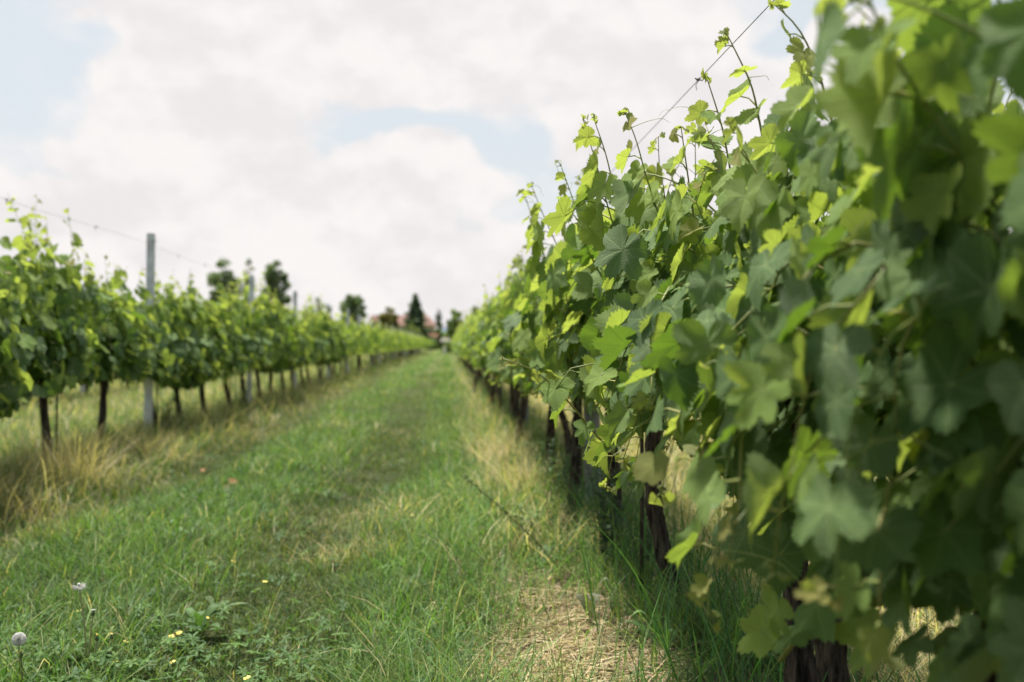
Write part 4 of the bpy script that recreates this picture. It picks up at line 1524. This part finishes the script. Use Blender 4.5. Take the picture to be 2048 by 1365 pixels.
def rosette(p, label, n, ln, wd, cat='weed', seed=0, lobes=.25, up=.5, name='broadleaf_weed', group=None, col=(.07, .14, .04)):
    rg = np.random.default_rng(seed)
    root = thing(name, p, label, cat, group)
    for i in range(n):
        a = i * 2.4 + rg.uniform(-.4, .4)
        mb = MB()
        leaf_blade(mb, np.zeros(3), (cos(a), sin(a)), ln * rg.uniform(.65, 1.1), wd * rg.uniform(.75, 1.15), np.array(col) * rg.uniform(.8, 1.3), rg, up * rg.uniform(.5, 1.4), lobes)
        mb.build('leaf', M_WEED, root)
    return root


def stem_obj(root, h, bend, r=.0022, col=(.20, .22, .09)):
    mb = MB()
    P = bez(np.zeros(3), np.array([bend[0] * .3, bend[1] * .3, h * .6]), np.array([bend[0], bend[1], h]), 10)
    mb.tubes(P[None], np.linspace(r, r * .75, 10)[None], 7, np.array(col))
    mb.build('stem', M_CANE, root)
    return P[-1]


def dandelion(px, py, hpx, hpy, state, label, seed):
    """stem foot at (px,py), head at (hpx,hpy)"""
    rg = np.random.default_rng(seed)
    p = gpt(px, py)
    hd = at(hpx, hpy, p[1]) - p
    root = thing('dandelion', p, label, 'dandelion', 'dandelions gone to seed')
    e = stem_obj(root, hd[2], (hd[0], 0.0), .0028, (.38, .34, .16) if state != 'bud' else (.20, .13, .07))
    if state == 'clock':
        mb = MB()
        R0 = .018
        n = 170
        i = np.arange(n) + .5
        ph = np.arccos(1 - 2 * i / n)
        th = pi * (1 + 5 ** .5) * i
        D = np.stack([np.cos(th) * np.sin(ph), np.sin(th) * np.sin(ph), np.cos(ph)], 1)
        c = e + np.array([0, 0, .004])
        mb.tubes(np.stack([c + D * .004, c + D * R0 * .78], 1), np.full((n, 2), .00022), 3)
        # parachute bristles
        for j in range(9):
            rnd = rg.normal(0, 1, (n, 3))
            rnd -= D * (rnd * D).sum(1, keepdims=True)
            rnd /= np.linalg.norm(rnd, axis=1, keepdims=True)
            mb.tubes(np.stack([c + D * R0 * .76, c + D * R0 * 1.0 + rnd * .0042], 1), np.full((n, 2), .00022), 3)
        mb.build('seed_head', M_FLUFF, root)
        m = MB()
        blobs(m, [c], .0042, None, rg, .05)
        blobs(m, c + D * .0052, .0011)
        m.build('seed_core', M_SEED, root)
    elif state == 'half':
        mb = MB()
        n = 46
        th = rg.uniform(0, 2 * pi, n)
        D = np.stack([np.cos(th), np.sin(th), rg.uniform(-.75, -.05, n)], 1)
        D /= np.linalg.norm(D, axis=1, keepdims=True)
        c = e + np.array([0, 0, .003])
        for j in range(7):
            rnd = rg.normal(0, 1, (n, 3)) * .004
            mb.tubes(np.stack([c + D * .011, c + D * .017 + rnd], 1), np.full((n, 2), .00022), 3)
        mb.tubes(np.stack([c + D * .002, c + D * .0125], 1), np.full((n, 2), .0002), 3)
        mb.build('seed_head', M_FLUFF, root)
        m = MB()
        blobs(m, [c + [0, 0, .002]], .0052, None, rg, .05)
        m.build('seed_core', M_FLUFF, root)
    else:
        mb = MB()
        P = np.stack([e + [0, 0, 0], e + [0, 0, .004], e + [0, 0, .010], e + [0, 0, .016]])
        mb.tubes(P[None], np.array([[.003, .0055, .0048, .0022]]), 9, np.array([.10, .13, .05]))
        mb.build('bud', M_CANE, root)
        m = MB()
        blobs(m, e + np.array([0, 0, .017]) + rg.normal(0, .0015, (8, 3)), .002)
        m.build('bud_tip', M_FLUFF if state == 'white' else M_PETAL, root)


dandelion(40, 1400, 38, 1282, 'clock', 'white round dandelion clock at the lower left edge', 1)
dandelion(176, 1352, 158, 1173, 'half', 'tall dandelion with its seeds half blown away, left foreground', 2)
dandelion(176, 1356, 186, 1232, 'white', 'closed dandelion head with white tip beside the half blown one', 3)
dandelion(188, 1352, 194, 1282, 'yellow', 'short closed dandelion bud with yellow tip, middle of three buds', 4)
dandelion(204, 1342, 223, 1280, 'yellow', 'leaning closed dandelion bud, rightmost of the three buds', 5)
dandelion(46, 1402, 42, 1316, 'bud', 'small brown dandelion bud right under the white clock', 6)


def yellow_flower(px, py, seed, label, dy=30, white=False):
    rg = np.random.default_rng(seed)
    p = gpt(px, py + dy)
    hd = at(px, py, p[1]) - p
    root = thing('daisy' if white else 'yellow_flower', p, label, 'flower', 'white meadow flowers' if white else 'small yellow meadow flowers')
    e = stem_obj(root, hd[2], (hd[0], 0), .0009, (.10, .17, .05))
    mb = MB()
    r = .0105
    tl = rg.normal(0, .2, 2)
    npet = 5
    for j in range(npet):
        a = j * 2 * pi / npet + rg.uniform(-.1, .1)
        D = np.array([cos(a), sin(a), .35 + tl[0] * cos(a) + tl[1] * sin(a)])
        N = np.array([-sin(a), cos(a), 0])
        V = np.array([e, e + D * r * .55 + N * r * .45, e + D * r * .95 + N * r * .42, e + D * r * .92, e + D * r * .95 - N * r * .42, e + D * r * .55 - N * r * .45])
        mb.add(V, [[0, 1, 2, 3], [0, 3, 4, 5]])
    mb.build('petals', M_WHITEP if white else M_PETAL, root)
    m = MB()
    blobs(m, [e + [0, 0, .002]], .0022)
    m.build('flower_centre', M_PETAL, root)


yf = [(343, 1275, 'left of the pair of yellow flowers above the leafy carpet'), (358, 1268, 'right of the pair of yellow flowers above the leafy carpet'),
      (252, 1285, 'yellow flower between the dandelion buds and the pair'), (160, 1223, 'yellow flower beside the stem of the half blown dandelion'),
      (345, 1326, 'yellow flower low in the leafy carpet'), (230, 1326, 'yellow flower below the dandelion buds'),
      (467, 1123, 'lone yellow flower higher up in the mown grass'), (494, 1358, 'yellow flower at the bottom edge of the picture'),
      (418, 1238, 'tiny yellow flower beside the dock leaves'), (530, 1165, 'faded yellow flower right of the lone one'),
      (897, 968, 'small yellow flower near the leaning weed stalk'), (908, 1008, 'yellow dot flower below the leaning stalk tip'),
      (825, 1032, 'yellow flower in the middle of the grass, left of the leaning stalk')]
for i, (px, py, lb) in enumerate(yf):
    yellow_flower(px, py, 20 + i, lb, 22)
for i, (px, py, lb) in enumerate([(728, 872, 'right of two tiny white flowers mid path'), (709, 876, 'left of two tiny white flowers mid path'), (733, 820, 'tiny white flower farther up the path')]):
    yellow_flower(px, py, 60 + i, lb, 8, True)

rosette(gpt(118, 1355), 'dandelion rosette of toothed leaves at the foot of the tall stems', 9, .15, .018, 'dandelion rosette', 1, .38, .8, 'dandelion_rosette', None, (.085, .17, .05))
rosette(gpt(60, 1362), 'leafy rosette at the very bottom left corner', 7, .12, .016, 'dandelion rosette', 2, .3, .7, 'dandelion_rosette', None, (.09, .18, .05))
rosette(gpt(250, 1345), 'dandelion rosette under the yellow flower by the buds', 7, .12, .016, 'dandelion rosette', 3, .3, .7, 'dandelion_rosette', None, (.06, .13, .04))
rosette(gpt(396, 1262), 'upright dock plant with crinkled leaves, left foreground', 7, .15, .022, 'dock plant', 4, .08, .95, 'dock_plant')
rosette(gpt(430, 1208), 'pale dock leaves lying open beside a bare patch', 5, .13, .019, 'dock plant', 5, .12, .5, 'dock_plant', None, (.12, .20, .08))
rosette(gpt(360, 1092), 'dark green plantain clump farther back on the left of the path', 7, .17, .022, 'plantain', 6, 0., 1.1, 'plantain_weed')
rosette(gpt(1085, 1150), 'broadleaf weed at the left foot of the right row', 6, .13, .022, 'weed', 7, .1, .7)
rosette(gpt(1180, 1265), 'withered greyish dock leaf clump on the bare soil', 4, .16, .02, 'dock plant', 8, .05, 1.2, 'dock_plant', None, (.13, .14, .09))
rosette(gpt(1330, 1350), 'broad grassy weed at the bottom under the focused vine', 6, .2, .014, 'weed', 9, 0, 1.0)
rosette(gpt(1010, 1105), 'pale green weed seedling on the bare strip', 5, .08, .016, 'weed', 10, .1, .8, col=(.12, .2, .06))


def leafy_weed(p, label, h, n_st, seed, col=(.05, .10, .035), lf=.035, spread=.10):
    rg = np.random.default_rng(seed)
    root = thing('leafy_weed', p, label, 'weed')
    for i in range(n_st):
        a = rg.uniform(0, 2 * pi)
        e = np.array([cos(a) * spread * rg.uniform(.3, 1.2), sin(a) * spread * rg.uniform(.3, 1.2), h * rg.uniform(.6, 1.05)])
        P = bez(np.array([cos(a) * .02, sin(a) * .02, 0]), np.array([e[0] * .2, e[1] * .2, e[2] * .7]), e, 14)
        mb = MB()
        mb.tubes(P[None], np.linspace(.0028, .0012, 14)[None], 5, np.array([.07, .10, .04]))
        so_ = mb.build('stem', M_CANE, root)
        m = MB()
        for j in range(2, 14):
            for q in range(2):
                b = j * 2.4 + q * pi + rg.uniform(-.4, .4)
                leaf_blade(m, P[j], (cos(b), sin(b)), lf * rg.uniform(.8, 1.9) * (1.2 - j / 20), lf * .28, np.array(col) * rg.uniform(.7, 1.4), rg, rg.uniform(.1, .7), .1, 7)
        m.build('foliage', M_WEED, so_)
    return root


leafy_weed(at(1215, 1150, 3.95) * [1, 1, 0], 'dark bushy weed clump climbing the second trunk of the right row', .62, 9, 1, (.045, .085, .04), .045, .13)
leafy_weed(at(1150, 1100, 4.7) * [1, 1, 0], 'smaller leafy weed left of the dark weed clump', .42, 6, 2, (.06, .11, .04), .04, .12)
leafy_weed(at(1060, 1120, 4.6) * [1, 1, 0], 'low leafy weed at the edge of the bare strip', .2, 5, 3, (.10, .17, .05), .045, .12)
leafy_weed(at(1290, 1100, 3.6) * [1, 1, 0], 'creeping weed twining round the thin trunk in focus', .5, 4, 4, (.05, .10, .04), .035, .08)
leafy_weed(np.array([ROW_L + .1, 10.1, 0]), 'tall green thistle like weed at the foot of the nearest left post', .55, 7, 5, (.05, .12, .045), .06, .2)
leafy_weed(np.array([ROW_L + .05, 13.9, 0]), 'grassy green clump beside the trunks before the second left post', .6, 8, 6, (.06, .13, .04), .06, .25)
leafy_weed(np.array([ROW_R - .05, 6.0, 0]), 'green weed thicket around the trunks beyond the first right post', .42, 7, 7, (.06, .12, .04), .05, .2)

# leaning dock stalk with seeds
root = thing('weed_stalk', at(1062, 1085, 3.9) * [1, 1, 0] + [0, 0, .0], 'dark seeded dock stalk leaning left over the bare strip', 'weed stalk')
o0 = np.array(root.location)
P = polyline([at(1150, 1180, 3.9) * [1, 1, 0] - o0 + [0, 0, -.02], at(1105, 1120, 3.9) - o0, at(1062, 1072, 3.9) - o0, at(1000, 1015, 3.85) - o0, at(965, 985, 3.82) - o0, at(930, 955, 3.8) - o0], 24)
mb = MB()
mb.tubes(P[None], np.linspace(.0024, .0012, 24)[None], 6, np.array([.12, .13, .05]))
mb.build('stem', M_CANE, root)
rg = np.random.default_rng(4)
mb = MB()
C = P[rg.integers(6, 24, 240)] + rg.normal(0, .0055, (240, 3))
blobs(mb, C, rg.uniform(.0015, .0034, 240), np.array([.17, .21, .07]), rg, .15)
mb.build('seeds', M_WEED, root)

# pale feathery seed stalks
for i, (px, py, tx, ty, lb) in enumerate([(1100, 1130, 1090, 985, 'pale branching seed stalk left of the dark weed clump'), (1128, 1140, 1125, 1030, 'shorter straw coloured seed stalk beside the pale one'),
                                          (1235, 1250, 1198, 1170, 'dry brown grass spike leaning over the bare soil'), (905, 1200, 893, 1093, 'thin grass ear standing in the path edge'), (925, 1210, 917, 1120, 'second grass ear right of the thin one')]):
    rg = np.random.default_rng(30 + i)
    p = gpt(px, py)
    root = thing('seed_stalk', p, lb, 'grass stalk')
    hd = at(tx, ty, p[1]) - p
    P = bez(np.zeros(3), np.array([0, 0, hd[2] * .6]), hd, 16)
    mb = MB()
    mb.tubes(P[None], np.linspace(.0016, .0008, 16)[None], 5, np.array([.36, .29, .14]))
    mb.build('stem', M_STRAW, root)
    mb = MB()
    for j in range(6, 16):
        for q in range(4 if i < 2 else 1):
            d = rg.normal(0, 1, 3) * [1, 1, .4] + [0, 0, .5]
            d *= (.022 if i < 2 else .006) * (1.3 - j / 20) / np.linalg.norm(d)
            mb.tubes(np.stack([P[j], P[j] + d])[None], np.full((1, 2), .0006), 3, np.array([.38, .32, .16]))
            blobs(mb, P[j] + d * np.linspace(.4, 1, 3)[:, None] + rg.normal(0, .0015, (3, 3)), .0021, np.array([.42, .36, .18]))
    mb.build('ear', M_STRAW, root)

# dry golden tussocks
for i, (p, lb, n, h) in enumerate([(np.array([ROW_L + .42, 6.7, 0]), 'golden dry grass tussock at the left edge before the nearest clear trunk', 520, .42),
                                   (np.array([ROW_L + .45, 5.6, 0]), 'flattened straw tussock low on the left side', 300, .30),
                                   (np.array([.44, 6.2, 0]), 'golden dry grass tussock at the right edge of the path', 260, .32),
                                   (np.array([.40, 7.6, 0]), 'arching straw tussock farther along the right vine feet', 260, .34),
                                   (np.array([ROW_L + .5, 8.2, 0]), 'pale dry tussock between the second and third left trunks', 300, .32),
                                   (np.array([-.42, 4.6, 0]), 'small yellowish tussock in the middle of the path', 220, .10)]):
    rg = np.random.default_rng(50 + i)
    mb = MB()
    x = rg.normal(0, .13 if h > .2 else .10, n)
    y = rg.normal(0, .16 if h > .2 else .12, n)
    z0 = ground_z(p[0], p[1])
    blades(mb, x + p[0], y + p[1], rg.uniform(.5, 1.15, n) * h, rg.uniform(.0018, .0036, n), STRAW[rg.integers(0, 3, n)] * rg.uniform(.8, 1.2, (n, 1)), rg, 5, .55, .7)
    mb.v[-1] -= np.array([p[0], p[1], z0])
    o = mb.build('dry_grass_tussock', M_GRASS)
    o.location = (p[0], p[1], z0)
    tag(o, lb, 'grass tussock', 'dry grass tussocks')

# withered reddish leaves on the grass
rgd = np.random.default_rng(3)
for i, (px, py, lb) in enumerate([(465, 975, 'larger withered orange brown leaf on the left side of the grass'), (405, 938, 'small rusty leaf left of the larger one'),
                                  (742, 806, 'orange withered leaf far up the middle of the path'), (770, 797, 'pale orange leaf just beyond the far one'), (452, 985, 'curled brown scrap beside the larger withered leaf')]):
    p = gpt(px, py)
    ml = MB()
    place_leaves(ml, 0, np.array([[0, 0, .05]]), np.array([[.2, -.4, 1.]]), np.array([[1., .3, .1]]), np.array([.042 if i in (0, 2, 3) else .026]), np.array([1.]), rgd)
    o = ml.build('withered_leaf', M_DEADLEAF)
    o.location = p
    tag(o, lb, 'fallen leaf', 'withered leaves on the grass')

# twig on the bare soil
mb = MB()
tw = np.array([[0, 0, .01], [.05, .12, .035], [.09, .2, .02], [.2, .22, .03], [.3, .21, .015]])
mb.tubes(polyline(tw, 20)[None], np.linspace(.003, .0016, 20)[None], 6, np.array([.07, .05, .035]))
o = mb.build('twig', M_CANE)
o.location = gpt(1020, 1345)
tag(o, 'thin dark twig lying across the straw at the bottom', 'twig')

# ------------------------------------------------------------------ trees beyond the vineyard


def tree(name, px, toppx, halfw, Y, shape, cols, label, n=5200, leaf=.30, seed=0, base_f=.12, group='trees beyond the vineyard'):
    rg = np.random.default_rng(seed)
    b = at(px, 690, Y)
    b[2] = -.1
    H = at(px, toppx, Y)[2] + .1
    Wd = halfw * 1.12 / FPX * Y
    n = int(n * 1.5)
    root = thing(name, b, label, 'tree', group)
    mt = MB()
    n_t = 10
    P = np.stack([rg.normal(0, .03, n_t).cumsum() * .6, rg.normal(0, .03, n_t).cumsum() * .6, np.linspace(0, H * (.93 if shape in ('spruce', 'cone') else .7), n_t)], 1)
    mt.tubes(P[None], np.linspace(H * .026, H * .004, n_t)[None], 8)
    limbs = []
    cl = []
    if shape == 'spruce':
        for zz in np.linspace(.12, .985, 30):
            rad = Wd * (1 - zz) ** .82 * (1 + .22 * np.sin(zz * 47)) + .15
            m = max(5, int(13 * (1 - zz) + 4))
            for j in range(m):
                a = rg.uniform(0, 2 * pi)
                r_ = rad * rg.uniform(.65, 1.2)
                e = np.array([cos(a) * r_, sin(a) * r_, H * zz - r_ * .22])
                s0 = np.array([0, 0, H * zz])
                limbs.append(np.stack([s0, (s0 + e) / 2 + [0, 0, .05 * r_], e]))
                for q in np.linspace(.2, 1.05, 9):
                    cl.append((s0 + (e - s0) * q, .16 + .16 * r_ * .3))
        cl = [(c, s, 7) for c, s in cl]
    else:
        nb = {'round': 80, 'cone': 70, 'sparse': 40, 'dome': 80, 'maple': 70}[shape]
        for j in range(nb):
            for _ in range(30):
                d = rg.normal(0, 1, 3)
                d /= np.linalg.norm(d)
                u = d * rg.uniform(.35, 1.0) ** .5
                if shape in ('cone',):
                    zz = rg.uniform(0, 1) ** 1.25
                    rr_ = (1 - zz) ** .55
                    a = rg.uniform(0, 2 * pi)
                    c = np.array([cos(a) * Wd * .95 * rr_ * rg.uniform(.45, 1), sin(a) * Wd * .95 * rr_ * rg.uniform(.45, 1), H * (base_f + (1 - base_f) * zz * .97)])
                elif shape == 'dome':
                    c = np.array([u[0] * Wd * .86, u[1] * Wd * .86, max(.2, abs(u[2])) * H * .84])
                else:
                    c = np.array([u[0] * Wd * .80, u[1] * Wd * .80, H * (base_f + (1 - base_f) * .5) + u[2] * H * (1 - base_f) * .47])
                break
            sz = Wd * {'round': .27, 'cone': .28, 'sparse': .24, 'dome': .24, 'maple': .28}[shape] * rg.uniform(.55, 1.25)
            if shape == 'cone':
                sz *= (1.15 - .8 * (c[2] / H))
            s0 = P[min(n_t - 1, max(1, int(c[2] / H * n_t * .8)))]
            limbs.append(np.stack([s0, (s0 + c) / 2 + [0, 0, -.05 * H * .2], c]))
            cl.append((c, sz, n // nb))
    mt.tubes(np.array(limbs), np.array([[H * .006, H * .004, H * .002]]), 4)
    mt.build('trunk', M_WOOD, root)
    mb = MB()
    C = np.repeat(np.array([c for c, s, m in cl]), [m for c, s, m in cl], 0)
    SZ = np.repeat(np.array([s for c, s, m in cl]), [m for c, s, m in cl])
    tone = np.repeat(rg.uniform(.72, 1.3, len(cl)), [m for c, s, m in cl])
    K = len(C)
    d = rg.normal(0, 1, (K, 3))
    d /= np.linalg.norm(d, axis=1, keepdims=True)
    P0 = C + d * (SZ * rg.uniform(.25, 1, K) ** .5)[:, None] * np.array([1, 1, .8])
    a = rg.normal(0, 1, (K, 3))
    a /= np.linalg.norm(a, axis=1, keepdims=True)
    b_ = np.cross(a, rg.normal(0, 1, (K, 3)))
    b_ /= np.linalg.norm(b_, axis=1, keepdims=True)
    s = (leaf * rg.uniform(.5, 1.2, K))[:, None] * .5
    V = np.stack([P0 - a * s, P0 + b_ * s * .7, P0 + a * s, P0 - b_ * s * .7], 1)
    cc = np.array(cols)[rg.integers(0, len(cols), K)] * tone[:, None]
    mb.add(V.reshape(-1, 3), np.arange(K * 4).reshape(-1, 4), None, np.repeat(cc, 4, 0))
    mb.build('crown', M_TREE, root, smooth=False)
    return root


DK = [(.10, .15, .085), (.13, .185, .10), (.16, .21, .11)]
MG = [(.075, .125, .045), (.10, .16, .055), (.13, .19, .065)]
LG = [(.13, .19, .07), (.17, .24, .09), (.20, .26, .09)]
RD = [(.18, .16, .06), (.24, .18, .07), (.14, .17, .06)]
SP = [(.085, .13, .09), (.11, .16, .105), (.14, .19, .115)]
tree('oak_tree', 450, 520, 38, 130, 'round', DK, 'dark round leafy tree rising left of the second post', 5200, .42, 1)
tree('thin_tree', 497, 512, 14, 128, 'sparse', DK, 'thin sparse tree right behind the second concrete post', 900, .34, 2)
tree('oak_tree', 550, 505, 29, 130, 'round', DK, 'tall narrow dark tree right of the second post', 4800, .42, 3, .06)
tree('young_tree', 637, 588, 8, 110, 'sparse', MG, 'left of two slim pale saplings above the left row', 420, .26, 4)
tree('young_tree', 658, 592, 8, 110, 'sparse', MG, 'right of two slim pale saplings above the left row', 420, .26, 5)
tree('oak_tree', 708, 581, 28, 160, 'round', DK, 'dark lobed tree in front of the left end of the red roofs', 4200, .46, 6, .05)
tree('maple_tree', 778, 614, 23, 170, 'maple', RD, 'reddish olive tree between the two red roofs', 4200, .44, 7, .0)
tree('spruce_tree', 831, 588, 30, 172, 'spruce', SP, 'dark pointed spruce in front of the red roofed house', 0, .40, 8)
tree('round_bush', 828, 644, 24, 150, 'dome', [(.13, .17, .065), (.18, .22, .085)], 'broad rounded dark bush below the spruce', 3600, .36, 9)
tree('cypress_tree', 877, 614, 13, 188, 'cone', MG, 'slim cone shaped green tree right of the red roofed house', 3600, .34, 10, .0)
tree('lime_tree', 912, 617, 20, 165, 'round', LG, 'light green tree above the path end', 3400, .42, 11, .0)
tree('lime_tree', 952, 610, 16, 170, 'round', MG, 'green tree peeping over the start of the far right row', 2000, .42, 12, .0)
tree('hedge_bush', 898, 679, 15, 112, 'dome', LG, 'low light green hedge bush closing the end of the path', 2400, .26, 13, 0, 'hedge at the path end')
tree('round_bush', 864, 676, 14, 185, 'dome', LG, 'small dark bush under the slim cone tree', 1400, .30, 14, 0, 'hedge at the path end')
tree('round_bush', 740, 632, 14, 175, 'dome', DK, 'dark bush left of the far red roof', 1200, .4, 15, 0)
for i, (px, ty, hw) in enumerate([(2060, 470, 60), (1960, 560, 45)]):
    tree('garden_tree', px, ty, hw, 44, 'round', MG, ['garden tree right of the brick red house behind the leaves', 'smaller garden tree before the brick red house'][i], 3000, .22, 30 + i)

# ------------------------------------------------------------------ houses


def house(px0, px1, ridge, eave, Y, depth, label, wallm, roofm, hip=.0, name='house', z0=-.1, nwin=4, rot=0.0, chimney=True):
    a, b = at(px0, 690, Y), at(px1, 690, Y)
    wd = b[0] - a[0]
    zr, ze = at(px0, ridge, Y)[2], at(px0, eave, Y)[2]
    root = thing(name, ((a[0] + b[0]) / 2, Y + depth / 2, 0), label, 'house', 'houses beyond the vineyard', rot)
    MB().box((0, 0, ze / 2 + z0 / 2), (wd, depth, ze - z0)).build('wall', wallm, root, smooth=False)
    ov = .5
    X, D = wd / 2 + ov, depth / 2 + ov
    hx = X - hip * X
    th = .18
    mb = MB()
    up = np.array([[-X, -D, ze], [X, -D, ze], [X, D, ze], [-X, D, ze], [-hx, 0, zr], [hx, 0, zr]])
    lo = up - [0, 0, th]
    lo[4:, 2] = zr - th
    V = np.concatenate([up, lo])
    mb.add(V, [[0, 1, 5, 4], [2, 3, 4, 5], [6, 10, 11, 7], [8, 11, 10, 9], [0, 6, 7, 1], [1, 7, 8, 2], [2, 8, 9, 3], [3, 9, 6, 0]], [[1, 2, 5], [3, 0, 4], [7, 11, 8], [9, 10, 6]])
    # gable or hip tiles as ridges of their own relief
    rows = 9
    for j in range(rows):
        f = (j + .5) / rows
        mb.box((0, -D * (1 - f), ze + (zr - ze) * f + .03), (2 * (X + (hx - X) * f) - .05, .12, .06))
    rf = mb.build('roof', roofm, root, smooth=False)
    if chimney:
        MB().box((wd * .2, -depth * .12, zr - .1), (.7, .6, 1.5)).build('chimney', wallm, rf, smooth=False)
    for i in range(nwin):
        x = -wd / 2 + wd * (i + .5) / nwin
        for zz in ([1.4, ze - 1.3] if ze > 4.2 else [ze * .5]):
            fr = MB()
            for (cx, cz, sx, sz) in ((0, .62, 1.1, .10), (0, -.62, 1.1, .10), (-.5, 0, .10, 1.14), (.5, 0, .10, 1.14)):
                fr.box((x + cx, -depth / 2 - .03, zz + cz), (sx, .08, sz))
            f = fr.build('window', M_SHUT, root, smooth=False)
            MB().box((x, -depth / 2 - .01, zz), (.9, .03, 1.14)).build('pane', M_GLASS, f, smooth=False)
    return root


house(789, 869, 629, 650, 200, 9, 'wide house with hipped dusty red roof behind the spruce', M_WALL, M_ROOF, .45)
house(742, 800, 630, 641, 216, 8, 'house with long flat red ridge behind the reddish olive tree', M_WALL, M_ROOF, .1)
house(855, 872, 668, 673, 186, 4, 'small pale outbuilding with orange roof beside the cone tree', M_WALL2, M_ROOF2, .0, 'outbuilding', nwin=1, chimney=False)
house(886, 895, 678, 682, 150, 2, 'cream garden shed standing behind the low hedge', M_WALL2, M_WALL2, .3, 'garden_shed', nwin=1, chimney=False)
house(890, 905, 655, 663, 185, 6, 'far barn with pale blue sheet roof between two trees', M_WALL2, M_SHEET, .0, 'barn', nwin=1, chimney=False)
house(1660, 2110, 440, 575, 42, 10, 'brick red roofed house glimpsed through the leaves on the right', M_ROOF2, M_ROOF, .25, nwin=6)
# small marker post where the path ends
mp_ = post_mesh(.30, .75, rgp).build('marker_post', M_WALL2, smooth=False)
mp_.location = at(889, 690, 105) * [1, 1, 0]
tag(mp_, 'short white pillar in front of the low hedge at the path end', 'pillar')

# far-off woods that close the horizon
rg = np.random.default_rng(99)
mb = MB()
K = 30000
ang = rg.uniform(-1.2, 1.2, K)
dist = rg.uniform(520, 600, K)
hh = 5 + 7 * vnoise(ang * 60, ang * 0, 1.0, 5) + 3 * vnoise(ang * 260, ang * 0, 1.0, 6)
P0 = np.stack([np.sin(ang) * dist, np.cos(ang) * dist, hh * rg.random(K) ** .7], 1)
a = rg.normal(0, 1, (K, 3)); a /= np.linalg.norm(a, axis=1, keepdims=True)
b_ = np.cross(a, rg.normal(0, 1, (K, 3))); b_ /= np.linalg.norm(b_, axis=1, keepdims=True)
s = rg.uniform(.8, 1.8, (K, 1))
V = np.stack([P0 - a * s, P0 + b_ * s, P0 + a * s, P0 - b_ * s], 1)
mb.add(V.reshape(-1, 3), np.arange(K * 4).reshape(-1, 4), None, np.repeat(np.array(MG)[rg.integers(0, 3, K)], 4, 0))
tag(mb.build('woods', M_TREE, smooth=False), 'distant belt of woods along the horizon', 'woods', kind='stuff')
